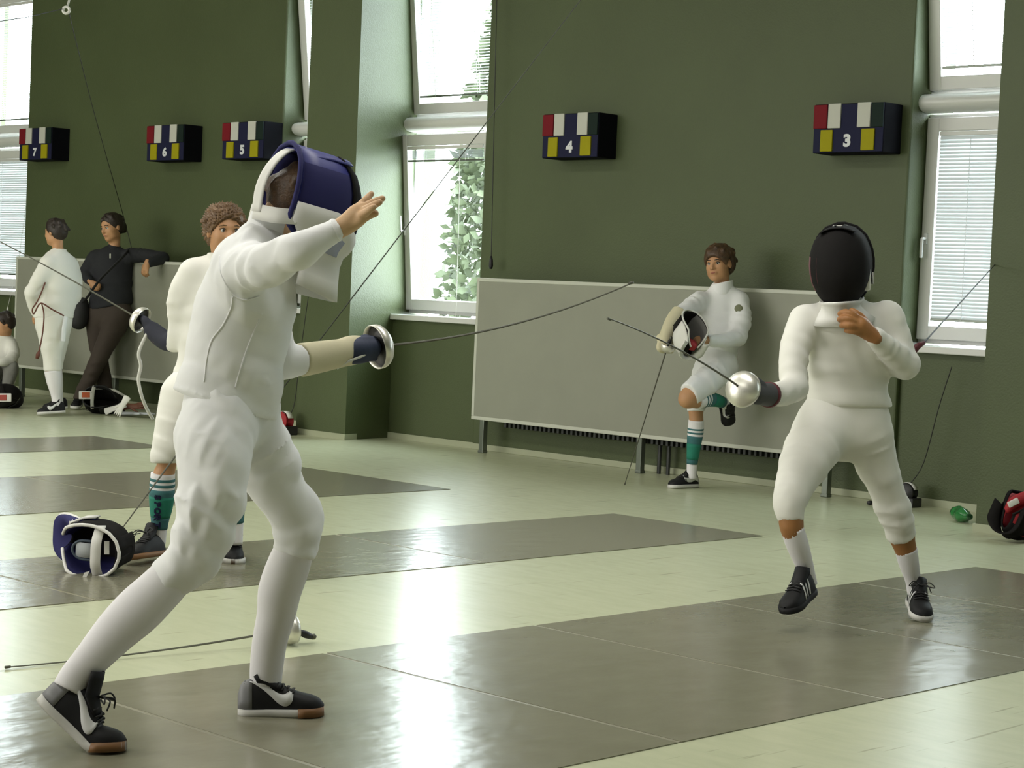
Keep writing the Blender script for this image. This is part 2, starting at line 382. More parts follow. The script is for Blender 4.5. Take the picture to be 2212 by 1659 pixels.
# lower and upper lights of each bay, left to right (seen: bays 1 to 4)
YS = 10.42
window(1, -17.80, -16.66, 0.985, 2.40, YS, 0, 'down', True, 'down', (0.30, -0.2), ang=70)
window(2, -17.80, -16.66, 2.515, 3.92, YS, 7.0, 'down', ang=18)
window(9, -12.78, -11.72, 0.985, 2.40, YS, 0, 'down', True)
window(10, -12.78, -11.72, 2.515, 3.92, YS, 7.0, 'down', ang=18)
window(3, -11.445, -10.36, 0.985, 2.40, YS, 5.6, 'up', True, 'up', (0.22, -0.55))
window(4, -11.445, -10.36, 2.515, 3.92, YS, 7.0, 'down', ang=18)
window(5, -6.715, -5.48, 0.985, 2.40, YS - .02, 0, 'down', True, 'down', ang=70)
window(6, -6.715, -5.48, 2.515, 3.92, YS - .02, 7.0, 'down', ang=18)
window(7, -5.28, -4.16, 0.985, 2.40, YS, 0, 'down', True, ang=66)
window(8, -5.28, -4.16, 2.515, 3.92, YS, 0, 'down', ang=50)
window(11, -0.58, 0.10, 0.985, 3.92, YS, 0, None)
window(12, 0.52, 1.18, 0.985, 3.92, YS, 0, None)
for x0, x1 in BAYS:
    area('sky_portal', ((x0 + x1) / 2, 10.66, 2.45), (math.radians(90), 0, 0), x1 - x0, 2.95, 1, (1, 1, 1), True).rotation_euler = (math.radians(-90), 0, 0)

# ------------------------------------------------------------------ outside
build('outside_ground', box(-60, 40, YW, 60, -0.6, -0.4), ground_m, kind='structure')
def tree(cx, cy, r, h, n, label):
    root = empty('garden_tree', (cx, cy, -0.4), label, 'tree')
    build('trunk', tube([(cx, cy, -0.4), (cx, cy, h * .8)], [0.12, 0.03], 8), bark_m, root)
    v = []; f = []
    for i in range(n):
        t = rng.rand() ** 0.8; z = h * t; R = r * (1 - 0.75 * t ** 2) * (0.72 + 0.3 * rng.rand()); a = rng.rand() * 6.283
        c = V(cx + R * math.cos(a), cy + R * math.sin(a), z); d = nz(rng.randn(3) + V(math.cos(a), math.sin(a), -.5)); e = nz(np.cross(d, rng.randn(3))); L = 0.10 + .08 * rng.rand()
        k = len(v); v += [c, c + d * L * .5 + e * L * .3, c + d * L, c + d * L * .5 - e * L * .3]; f.append((k, k + 1, k + 2, k + 3))
    build('foliage', (v, f), leaf_m, root, kind='stuff')
tree(-13.72, 14.3, 0.98, 5.2, 9000, 'pale green conical evergreen tree seen outside through the lower window')

# ================================================================== PISTES
def piste(x0, x1, yend, seams, n, label):
    root = empty('fencing_piste', ((x0 + x1) / 2, yend, 0), label, 'piste', 'grey pistes across the hall floor')
    ys = list(seams)
    while len(ys) < n: ys.append(ys[-1] - 0.99)
    g = 0.009
    build('seam_strip', box(x0 + .004, x1 - .004, ys[-1] + .01, yend - .004, 0.0002, 0.0018), seam_m, root)
    me = None
    for i in range(len(ys) - 1):
        build('panel', box(x0, x1, ys[i + 1] + g, ys[i] - (g if i else 0), 0.0006, 0.003), piste_m, root)
piste(-4.775, -3.29, 8.04, [8.04, 7.07, 6.08, 5.053, 4.072, 3.10, 2.11], 11, 'nearest grey piste, under the two fencers in combat')
piste(-7.025, -6.005, 8.02, [8.02, 6.03, 4.02, 2.02, 0.02, -1.98], 6, 'narrow grey piste with the blue lined mask lying on it')
piste(-9.82, -8.32, 8.02, [8.02, 6.05, 4.05, 2.05, 0.05], 5, 'wide grey piste, third from the front, behind the blue lined mask')
piste(-12.09, -11.15, 8.02, [8.02, 6.05, 4.05, 2.05, 0.05], 5, 'farthest grey piste, near the bag and mask by the wall')

# ================================================================== BOARDS, RADIATOR, SCORE BOXES
def board(x0, x1, y, z0, z1, legs, label):
    root = empty('partition_board', ((x0 + x1) / 2, y, 0), label, 'board')
    e = 0.026
    build('panel', box(x0 + e, x1 - e, y + .004, y + .03, z0 + e, z1 - e), board_m, root)
    b = MB(); b.add(box(x0, x1, y, y + .034, z0, z0 + e, .004)); b.add(box(x0, x1, y, y + .034, z1 - e, z1, .004))
    b.add(box(x0, x0 + e, y + .001, y + .033, z0 + e, z1 - e, .003)); b.add(box(x1 - e, x1, y + .001, y + .033, z0 + e, z1 - e, .003))
    build('edge_frame', b.vf(), alu_m, root)
    for lx in legs:
        b = MB(); b.add(box(lx - .022, lx + .022, y + .004, y + .048, 0.004, z0 + .005, .004)); b.add(box(lx - .026, lx + .026, y, y + .052, 0, .02, .004))
        build('leg', b.vf(), steel_m, root)
    return root
board(-10.21, -6.95, 10.02, 0.241, 1.28, [-10.10, -8.58, -7.05], 'long grey board with pale edges behind the boy holding a mask')
board(-16.16, -12.95, 9.80, 0.272, 1.312, [-16.03, -14.5, -13.05], 'long grey board with pale edges behind the woman in black')
b = MB(); b.add(box(-9.95, -7.15, 10.175, 10.20, 0.22, 0.80)); 
for i in range(64):
    x = -9.93 + i * 0.0437; b.add(box(x, x + .022, 10.085, 10.18, 0.20, 0.80, .003))
rad = empty('radiator', (-8.55, 10.15, 0.0), 'dark ribbed radiator on the wall behind the long grey board', 'radiator')
build('fins', b.vf(), rad_m, rad, kind='stuff')
for x in (-8.50, -8.42):
    build('pipe', tube([(x, 10.15, 0.0), (x, 10.15, 0.30)], 0.014, 8), rad_m, rad)

def digit_mesh(ch, h, wx):
    cu = bpy.data.curves.new('digit', 'FONT'); cu.body = ch; cu.size = h * 1.42; cu.extrude = 0.0015; cu.offset = 0.075 * h; cu.resolution_u = 4
    o = bpy.data.objects.new('digit_tmp', cu); COL.objects.link(o)
    dg = bpy.context.evaluated_depsgraph_get(); me = o.evaluated_get(dg).to_mesh()
    v = np.array([tuple(p.co) for p in me.vertices]); f = [tuple(p.vertices) for p in me.polygons]
    o.evaluated_get(dg).to_mesh_clear(); bpy.data.objects.remove(o); bpy.data.curves.remove(cu)
    v[:, 0] -= (v[:, 0].min() + v[:, 0].max()) / 2; v[:, 1] -= v[:, 1].min(); v[:, 1] *= h / v[:, 1].max(); v[:, 0] *= wx
    return v, f
def score_box(x0, x1, z0, z1, y, ch, lab):
    w, hh = x1 - x0, z1 - z0
    root = empty('score_box', ((x0 + x1) / 2, y, z0), '%s' % lab, 'score box', 'numbered score lamp boxes')
    build('case', box(x0, x1, y + .01, y + 0.205, z0, z1, .006), case_m, root)
    build('front_plate', box(x0 + .004, x1 - .004, y + .006, y + .02, z0 + .004, z1 - .004, .002), navy_m, root)
    def lamp(name, a, b_, c, d, m):
        build(name, box(x0 + a * w, x0 + b_ * w, y - .004, y + .010, z0 + c * hh, z0 + d * hh, .004), m, root)
    lamp('red_lamp', .008, .20, .50, .985, red_m); lamp('white_lamp', .215, .395, .50, 1.0, white_lamp_m)
    lamp('white_lamp', .632, .815, .505, 1.005, white_lamp_m); lamp('green_lamp', .83, .992, .50, .985, green_m)
    lamp('yellow_lamp', .118, .292, .03, .47, yellow_m); lamp('yellow_lamp', .70, .885, .04, .475, yellow_m)
    v, f = digit_mesh(ch, .265 * hh, 1.0)
    P = np.stack([x0 + .497 * w + v[:, 0], np.full(len(v), y + .0045) - v[:, 2], z0 + .115 * hh + v[:, 1]], 1)
    build('number', (P, f), digit_m, root)
score_box(-7.275, -6.755, 2.137, 2.440, 10.02, '3', 'score lamp box showing 3, at the right end of the wall beside the right window')
score_box(-9.615, -9.085, 2.142, 2.452, 10.02, '4', 'score lamp box showing 4, above the boy holding a mask')
score_box(-13.32, -12.765, 2.190, 2.496, 10.0, '5', 'score lamp box showing 5, closest to the blue mask of the near fencer')
score_box(-14.41, -13.865, 2.190, 2.500, 10.0, '6', 'score lamp box showing 6, middle of the left wall panel, right above the woman')
score_box(-16.505, -15.945, 2.228, 2.530, 10.0, '7', 'score lamp box showing 7, at the far left edge overlapping the window')

# ================================================================== IMPLICIT SURFACES FOR FIGURES AND CLOTH
def fold_fn(kind, amp, freq, seed):
    """cloth creases: ridges across the limb, broken up by slow waves"""
    r = np.random.RandomState(seed); p1, p2, p3, p4 = r.rand(4) * 6.283
    def fn(s, phi, P):
        tl = 0.5 if seed % 2 else -0.5
        w = tl * phi + 0.55 * np.sin(phi + p1) + 0.35 * np.sin(2 * phi + p2 + 3 * s) + 0.6 * np.sin(P[..., 0] * 7 + P[..., 2] * 6 + p3)
        x = math.pi * freq * (s + 0.035 * np.sin(19 * s + p2) + 0.012 * np.sin(47 * s + p1)) + w
        m = 0.50 + 0.50 * np.sin(phi + p2 + 7 * s) * np.sin(11 * s + p4 + 2 * np.sin(phi + p3))
        fine = 1 - np.abs(np.sin(1.9 * x + 1.2 * np.sin(2 * phi + p4)))
        return amp * (1.25 * m * (1 - np.abs(np.sin(x))) ** 1.35 + 0.20 * (1 - m) * fine ** 1.5 - 0.36)
    return fn
class Field:
    def __init__(s, vox, pad=0.03): s.vox = vox; s.items = []; s.planes = []; s.lo = np.full(3, 1e9); s.hi = np.full(3, -1e9); s.pad = pad
    def chain(s, pts, rad, k=0.02, wide=None, side=None, fold=None, n=4, sub=False, cut0=None, cut1=None, scale=1.0, grow=0.0):
        """smooth limb: pts (N,3), rad (N,), wide = width/depth ratio across 'side'"""
        pts = np.asarray(pts, float); rad = np.asarray(rad, float) * scale + grow
        wd = np.ones(len(pts)) if wide is None else np.broadcast_to(np.asarray(wide, float), (len(pts),))
        if len(pts) > 1 and n > 1:
            A = cr(np.column_stack([pts, rad, wd]), n); pts, rad, wd = A[:, :3], np.maximum(A[:, 3], 0.001), A[:, 4]
        R = (rad * np.maximum(wd, 1)).max()
        if not sub: s.lo = np.minimum(s.lo, pts.min(0) - R); s.hi = np.maximum(s.hi, pts.max(0) + R)
        s.items.append(('c', pts, rad, wd, None if side is None else nz(side), k, fold, sub, cut0, cut1))
    def ell(s, c, r, ax, k=0.02, sub=False):
        c = np.asarray(c, float); R = max(r)
        if not sub: s.lo = np.minimum(s.lo, c - R); s.hi = np.maximum(s.hi, c + R)
        s.items.append(('e', c, np.asarray(r, float), np.array([nz(a) for a in ax]), k, sub))
    def plane(s, p, n): s.planes.append((np.asarray(p, float), nz(n)))      # keeps the side opposite n
    def mesh(s, disp=None):
        vox = s.vox; lo = s.lo - s.pad; hi = s.hi + s.pad
        shp = np.ceil((hi - lo) / vox).astype(int) + 1
        D = np.full(shp, 0.5, np.float32)
        def block(a, b):
            i0 = np.maximum(np.floor((a - lo) / vox).astype(int), 0); i1 = np.minimum(np.ceil((b - lo) / vox).astype(int) + 1, shp)
            if (i1 <= i0).any(): return None, None
            sl = tuple(slice(p, q) for p, q in zip(i0, i1))
            g = np.stack(np.meshgrid(*[lo[i] + vox * np.arange(i0[i], i1[i]) for i in range(3)], indexing='ij'), -1).astype(np.float32)
            return sl, g
        def merge(sl, d, k, sub):
            A = D[sl]
            if sub:
                B = -d; h = np.maximum(k - np.abs(A - B), 0) / k; D[sl] = np.maximum(A, B) + h * h * k * 0.25
            else:
                h = np.maximum(k - np.abs(A - d), 0) / k; D[sl] = np.minimum(A, d) - h * h * k * 0.25
        for it in s.items:
            if it[0] == 'e':
                _, c, r, ax, k, sub = it; mg = max(r) + k + 2 * vox
                sl, g = block(c - mg, c + mg)
                if sl is None: continue
                q = (g - c.astype(np.float32)) @ ax.T.astype(np.float32) / r.astype(np.float32)
                l = np.sqrt((q * q).sum(-1)) + 1e-6; g2 = np.sqrt(((q / r.astype(np.float32)) ** 2).sum(-1)) + 1e-6
                merge(sl, (l * (l - 1) / g2).astype(np.float32), k, sub)
                continue
            _, pts, rad, wd, side, k, fold, sub, c0, c1 = it
            mg = (rad * np.maximum(wd, 1)).max() + k + 3 * vox + 0.01
            sl, _g = block(pts.min(0) - mg, pts.max(0) + mg)
            if sl is None: continue
            o0 = np.array([q.start for q in sl]); C = np.full([q.stop - q.start for q in sl], 0.5, np.float32)
            S = 0.0
            if len(pts) == 1: segs = [(pts[0], pts[0] + V(0, 0, 1e-4), rad[0], rad[0], wd[0], wd[0])]
            else: segs = [(pts[i], pts[i + 1], rad[i], rad[i + 1], wd[i], wd[i + 1]) for i in range(len(pts) - 1)]
            for a, b, ra, rb, wa, wb in segs:
                m2 = max(ra * max(wa, 1), rb * max(wb, 1)) + k + 3 * vox + 0.01
                sb, g = block(np.minimum(a, b) - m2, np.maximum(a, b) + m2)
                if sb is None: continue
                ab = b - a; L2 = ab @ ab + 1e-12; L = math.sqrt(L2)
                p = g - a.astype(np.float32)
                t = np.clip((p @ ab.astype(np.float32)) / L2, 0, 1)
                q = p - t[..., None] * ab.astype(np.float32); r = ra + (rb - ra) * t
                qq = (q * q).sum(-1)
                if side is not None:
                    u = q @ side.astype(np.float32); kk = wa + (wb - wa) * t
                    qq = np.maximum(qq - u * u, 0) + (u / kk) ** 2
                if fold is not None:
                    d1 = nz(pts[-1] - pts[0]); e1 = nz(np.cross(d1, V(0.31, 0.22, 0.93) if abs(d1[2]) < .9 else V(0.9, 0.4, 0.1))); e2 = np.cross(d1, e1)
                    phi = np.arctan2(q @ e2.astype(np.float32), q @ e1.astype(np.float32))
                    r = r + fold(S + t * L, phi, g)
                S += L
                ls = tuple(slice(x.start - o, x.stop - o) for x, o in zip(sb, o0))
                C[ls] = np.minimum(C[ls], np.sqrt(qq) - r)
            if c0 is not None or c1 is not None:
                for cc in (c0, c1):
                    if cc is not None:
                        cp, cn = cc; C = np.maximum(C, ((_g - cp.astype(np.float32)) @ nz(cn).astype(np.float32)))
            merge(sl, C, k, sub)
        if s.planes:
            _, g = block(lo, hi + vox)
            for p, n in s.planes:
                d = (g - p.astype(np.float32)) @ n.astype(np.float32)
                D = np.maximum(D, d[:shp[0], :shp[1], :shp[2]])
        return surface_nets(D, lo, vox)
def surface_nets(D, lo, vox):
    D[0] = D[-1] = 0.5; D[:, 0] = D[:, -1] = 0.5; D[:, :, 0] = D[:, :, -1] = 0.5
    N = D < 0
    c = np.zeros(np.array(D.shape) - 1, np.int8); OFF = [(i, j, k) for i in (0, 1) for j in (0, 1) for k in (0, 1)]
    sh = c.shape
    for o in OFF: c += N[o[0]:o[0] + sh[0], o[1]:o[1] + sh[1], o[2]:o[2] + sh[2]]
    act = (c > 0) & (c < 8); ids = np.argwhere(act); idx = np.full(sh, -1, np.int32); idx[act] = np.arange(len(ids))
    val = {o: D[ids[:, 0] + o[0], ids[:, 1] + o[1], ids[:, 2] + o[2]] for o in OFF}
    S = np.zeros((len(ids), 3)); n = np.zeros(len(ids))
    for a in OFF:
        for ax in range(3):
            if a[ax]: continue
            b = list(a); b[ax] = 1; b = tuple(b); va, vb = val[a], val[b]; cr_ = (va < 0) != (vb < 0)
            t = np.where(cr_, va / np.where(cr_, va - vb, 1), 0); p = np.array(a, float)[None] + t[:, None] * (np.array(b) - np.array(a))
            S += np.where(cr_[:, None], p, 0); n += cr_
    v = lo + vox * (ids + S / n[:, None])
    F = []
    for ax in range(3):
        u, w = (ax + 1) % 3, (ax + 2) % 3
        s0 = [slice(1, -1)] * 3; s0[ax] = slice(0, -1); s1 = list(s0); s1[ax] = slice(1, None)
        s0 = tuple(s0); s1 = tuple(s1)
        e = np.argwhere(N[s0] != N[s1]); off = np.ones(3, int); off[ax] = 0; e = e + off
        if len(e) == 0: continue
        du = np.zeros(3, int); du[u] = 1; dw = np.zeros(3, int); dw[w] = 1
        q = np.stack([idx[tuple((e - du - dw).T)], idx[tuple((e - dw).T)], idx[tuple(e.T)], idx[tuple((e - du).T)]], 1)
        flip = ~N[tuple(e.T)]
        q[flip] = q[flip][:, ::-1]; F.append(q)
    return v, np.vstack(F)
def smooth_mesh(vf, it=2, lam=0.5):
    v, f = vf; n = len(v)
    for _ in range(it):
        a = np.zeros((n, 3)); c = np.zeros(n)
        for i in range(4):
            np.add.at(a, f[:, i], v[f[:, (i + 1) % 4]]); np.add.at(c, f[:, i], 1)
            np.add.at(a, f[:, i], v[f[:, (i - 1) % 4]]); np.add.at(c, f[:, i], 1)
        v = v + lam * (a / np.maximum(c, 1)[:, None] - v)
    return v, f
def joinvf(*L):
    vs = []; fs = []; n = 0
    for v, f in L:
        vs.append(np.asarray(v)); fs.append(np.asarray(f) + n); n += len(v)
    return np.vstack(vs), np.vstack(fs)

# ------------------------------------------------------------------ figure parts
def limb(d0, rows):
    """rows of (x px, y px, depth offset m, radius px) -> points and radii in metres"""
    P = np.array([PX(x, y, d0 + dd) for x, y, dd, r in rows]); R = np.array([r * (d0 + dd) / FPX for x, y, dd, r in rows])
    return P, R
def mixdir(right=0, up=0, fwd=0): return nz(CR * right + CU * up + CF * fwd)
def head_axes(f, u):
    f = nz(f); s = nz(np.cross(f, u)); return s, f, nz(np.cross(s, f))
def head_field(vox, c, f, u, H, neck_to=None, neck_r=0.055, nose=1.0):
    s, f, u = head_axes(f, u); A = (s, f, u); L = lambda x, y, z: np.asarray(c) + H * (x * s + y * f + z * u)
    F = Field(vox, 0.02)
    F.ell(L(0, -.06, .14), H * V(.335, .41, .355), A, .02)
    F.ell(L(0, .12, -.14), H * V(.275, .245, .355), A, .035)
    F.ell(L(0, .25, -.405), H * V(.12, .11, .085), A, .03)
    for q in (-1, 1):
        F.ell(L(q * .15, .20, -.12), H * V(.115, .13, .12), A, .025)
        F.ell(L(q * .20, .05, -.30), H * V(.07, .16, .09), A, .03)
        F.ell(L(q * .34, -.03, -.03), H * V(.035, .075, .12), A, .008)
    for q in (-1, 1): F.ell(L(q * .135, .425, .015), H * V(.085, .075, .055), A, .018, True)
    F.chain([L(-.17, .31, .09), L(0, .355, .075), L(.17, .31, .09)], H * V(.03, .035, .03), .015, n=2)
    F.chain([L(0, .345, .03), L(0, .40, -.05), L(0, .445 * nose, -.115)], H * V(.032, .04, .05), .012, n=2)
    for q in (-1, 1): F.ell(L(q * .05, .385, -.13), H * V(.04, .045, .032), A, .01)
    F.ell(L(0, .365, -.235), H * V(.10, .04, .03), A, .012); F.ell(L(0, .355, -.275), H * V(.085, .04, .028), A, .012)
    if neck_to is not None: F.chain([L(0, -.10, -.22), np.asarray(neck_to, float)], [neck_r * .95, neck_r], .03, n=3)
    return F, L, A
def add_face(root, L, A, H, brow=hair_m):
    for q in (-1, 1):
        e = build('eye', lathe(L(q * .135, .315, .012), A[1], [(-.01, .001), (.0, H * .052), (H * .02, H * .046), (H * .038, H * .028), (H * .046, 0.0005)], 12), eye_m, root, True)
        build('iris', lathe(L(q * .135, .353, .010), A[1], [(0, H * .027), (H * .010, H * .022), (H * .0135, .0004)], 10), iris_m, e, True)
        build('eyelid', tube([L(q * .205, .315, .035), L(q * .135, .365, .052), L(q * .07, .345, .03)], H * .012, 6), MATS['dark_brown_hair'], root, True)
        build('eyebrow', tube([L(q * .22, .315, .09), L(q * .14, .362, .118), L(q * .055, .372, .098)], [H * .010, H * .018, H * .014], 6), brow, root, True)
    build('mouth', tube([L(-.095, .365, -.255), L(-.04, .403, -.25), L(0, .400, -.254), L(.04, .403, -.25), L(.095, .365, -.255)], H * V(.008, .02, .02, .02, .008), 6), lip_m, root, True)
def hair_mesh(L, A, H, vox, m, root, fringe=.22, nape=-.28, side=-.12, seed=1, thickn=.06, extra=None, curly=0.0, name='hair'):
    s, f, u = A
    F = Field(vox, 0.03)
    F.ell(L(0, -.07, .15), H * V(.335 + thickn, .41 + thickn, .36 + thickn), A, .01)
    F.ell(L(0, -.20, -.05), H * V(.30 + thickn * .7, .26 + thickn * .6, .30), A, .03)
    # face opening: cut away the region in front of the ears below the fringe
    F.ell(L(0, .48, -.36), H * V(.45, .52, .36 + .22 + fringe), A, .02, True)
    for q in (-1, 1): F.ell(L(q * .40, .02, -.22), H * V(.16, .15, .20 + side * .3), A, .015, True)
    F.plane(L(0, 0, nape), -u)
    r = np.random.RandomState(seed)
    for i in range(26):                                            # tufts that break the outline
        a = r.rand() * 6.283; e = r.rand() * 1.25
        d = V(math.cos(a) * math.cos(e), math.sin(a) * math.cos(e), math.sin(e))
        if d[1] > .55 and d[2] < .45: continue
        p = V(0, -.07, .15) + d * V(.335 + thickn, .41 + thickn, .36 + thickn) * .97
        q = p + V(.02 * r.randn(), -.03 + .03 * r.randn(), -.10 + .03 * r.randn()) + d * .03
        F.chain([L(*p), L(*(p * .4 + q * .6 + d * .02)), L(*q)], H * V(.05, .045, .015), .012, n=2)
    if extra: extra(F, L, H)
    v, fc = F.mesh()
    if curly:
        n = np.sin(v @ V(310, 140, 90)) * np.sin(v @ V(-120, 280, 150)) * np.sin(v @ V(60, -170, 300)); v = v + (v - np.asarray(L(0, -.07, .15))) * (curly * n)[:, None]
    return build(name, (v, fc), m, root, True)
def fingers_mesh(rows, vox=0.0022, palm=None, k=.006):
    F = Field(vox, 0.012)
    if palm is not None: F.chain(*palm)
    for P, R in rows: F.chain(P, R, k, n=3)
    return F

# ------------------------------------------------------------------ shoes
def shoe(root, heel, toe, ankle, w=0.088, H=0.078, ball=None, colour=shoe_m, sole_c=sole_white_m, toe_c=None, mark=None, mark_side=1, laces=True, loops=False, grey_heel=False, name='shoe', tongue_h=.006):
    heel, toe, ankle = [np.asarray(q, float) + V(0, 0, .0045) for q in (heel, toe, ankle)]
    if ball is None: ball = heel + (toe - heel) * 0.68
    else: ball = np.asarray(ball, float) + V(0, 0, .0045)
    d0, d1 = nz(ball - heel), nz(toe - ball)
    up0 = ankle - heel; b = nz(np.cross(nz(toe - heel), up0)); n0 = nz(np.cross(b, d0)); n1 = nz(np.cross(b, d1))
    L0, L1 = np.linalg.norm(ball - heel), np.linalg.norm(toe - ball); sb = L0 / (L0 + L1)
    def fr(s):
        c = heel + (ball - heel) * (s / sb) if s <= sb else ball + (toe - ball) * ((s - sb) / (1 - sb))
        t = np.clip((s - sb + .12) / .24, 0, 1); return c, nz(n0 * (1 - t) + n1 * t)
    HW = lambda s: np.interp(s, [0, .03, .08, .2, .4, .55, .72, .86, .94, .98, 1], [.30, .52, .70, .80, .76, .86, 1, .92, .68, .42, .12]) * w / 2
    HH = lambda s: np.interp(s, [0, .03, .08, .16, .30, .40, .50, .60, .72, .85, .94, 1], [.50, .78, .96, 1.0, .98, .95, .80, .66, .52, .43, .33, .10]) * H
    ts = 0.020
    def surf(s, th, off=0.0):
        c, n = fr(s); hw, h = HW(s), HH(s); cs, sn = math.cos(th), math.sin(th)
        pin = 1 - .28 * max(0, 1 - s / .45) * sn
        p = c + n * ts + b * (math.copysign(abs(cs) ** .75, cs) * hw * pin) + n * (h * sn ** .8)
        if off:
            o = nz(b * cs / max(hw, 1e-3) + n * sn / max(h, 1e-3)); p = p + o * off
        return p
    S = [0, .015, .04, .08, .14, .2, .28, .36, .44, .52, .6, .68, .76, .84, .9, .95, .98, 1.0]; TH = np.linspace(0, math.pi, 15)
    up = build(name, grid([[surf(s, t) for t in TH] for s in S]), colour, root, True)
    rows = []
    for s in S:
        c, n = fr(s); hw = HW(s) + .004
        rows.append([c + b * hw * .94, c + b * hw + n * .008, c + b * hw + n * (ts + .002), c - b * hw + n * (ts + .002), c - b * hw + n * .008, c - b * hw * .94])
    v, f = grid(rows, closed_v=True); k = len(S); f = list(f) + [tuple(range(6)), tuple(6 * (k - 1) + j for j in range(6))[::-1]]
    build('sole', (v, f), sole_c, up, True)
    if toe_c is not None:
        rr = []
        for s in [.70, .78, .86, .92, .96, .99, 1.004]:
            c, n = fr(min(s, 1.0)); hw = HW(min(s, 1.0)) + .0065
            rr.append([c + b * hw - n * .0008, c + b * hw + n * (ts + .003), c - b * hw + n * (ts + .003), c - b * hw - n * .0008])
        v, f = grid(rr, closed_v=True); build('toe_sole', (v, list(f) + [(0, 1, 2, 3), (27, 26, 25, 24)]), toe_c, up, True)
    # tongue rising in front of the ankle
    tg = []
    for s, hgt, wd in ((.56, .0, .75), (.48, .004, .85), (.40, .012, .9), (.33, tongue_h + .012, .95), (.29, tongue_h + .028, .85)):
        c, n = fr(s); top = c + n * (ts + HH(s) + hgt + .002)
        dr = nz(c - fr(max(s - .05, 0))[0] + 1e-9); tg.append([top + b * x * wd * w * .40 - n * (abs(x) ** 2 * .014) - dr * (abs(x) ** 2 * .022 * (1 if s < .45 else .3)) for x in (-1, -.7, -.35, 0, .35, .7, 1)])
    build('tongue', thick(grid(tg), .006), colour, up, True)
    if grey_heel:
        rr = [[surf(s, t, .0018) for t in np.linspace(.02, math.pi - .02, 13)] for s in (0.0, .03, .07, .12, .17)]
        build('heel_panel', thick(grid(rr), .0015), shoe_grey_m, up, True)
    if laces:
        l = MB()
        for i, s in enumerate((.40, .46, .52, .58, .64)):
            P = [surf(s + (.015 if j % 2 else -.0), t, .004) for j, t in enumerate(np.linspace(math.pi * .30, math.pi * .70, 5))]
            l.add(tube(P, .0028, 5))
        if loops:
            c = surf(.40, math.pi * .5, .01); c0, n = fr(.4)
            dirv = nz(toe - heel)
            for sg in (-1, 1):
                l.add(tube(cr([c, c + b * sg * .03 + n * .018 + dirv * .012, c + b * sg * .05 + n * .004 + dirv * .03, c + b * sg * .02 + n * .002 + dirv * .012], 4), .0024, 5))
                l.add(tube(cr([c, c + b * sg * .02 + n * .012 + dirv * .03, c + b * sg * .035 - n * .012 + dirv * .045], 4), .0024, 5))
        build('lace', l.vf(), lace_m, up, True)
    TV = lambda v: (v * .5 * math.pi) if mark_side > 0 else math.pi - v * .5 * math.pi
    if mark == 'tick':
        lo = cr([(.14, .74, 0), (.30, .44, 0), (.45, .16, 0), (.56, .08, 0), (.63, .24, 0), (.65, .62, 0)], 5); hi = cr([(.14, .78, 0), (.31, .60, 0), (.44, .44, 0), (.515, .42, 0), (.56, .50, 0), (.60, .70, 0)], 5)
        build('tick_mark', thick(grid([[surf(a[0] + (h[0] - a[0]) * q, TV(a[1] + (h[1] - a[1]) * q), .003) for q in (0, .5, 1)] for a, h in zip(lo, hi)]), .0015), logo_m, up, True)
    if mark == 'stripes':
        for sd in (1, -1):
            TT = (lambda v: v * .5 * math.pi) if sd > 0 else (lambda v: math.pi - v * .5 * math.pi)
            for s0 in (.34, .44, .54):
                build('stripe', thick(grid([[surf(s0 + .04 * q - .10 * v, TT(v), .003) for q in (0, 1)] for v in np.linspace(.04, .80, 7)]), .0015), logo_m, up, True)
    if mark == 'band':
        ctr = cr([(.10, .22, 0), (.22, .30, 0), (.36, .22, 0), (.50, .26, 0), (.60, .48, 0), (.56, .80, 0)], 5)
        build('side_band', thick(grid([[surf(a[0], TV(np.clip(a[1] + q, .02, .95)), .003) for q in (-.13, 0, .13)] for a in ctr]), .0015), logo_m, up, True)
    return up

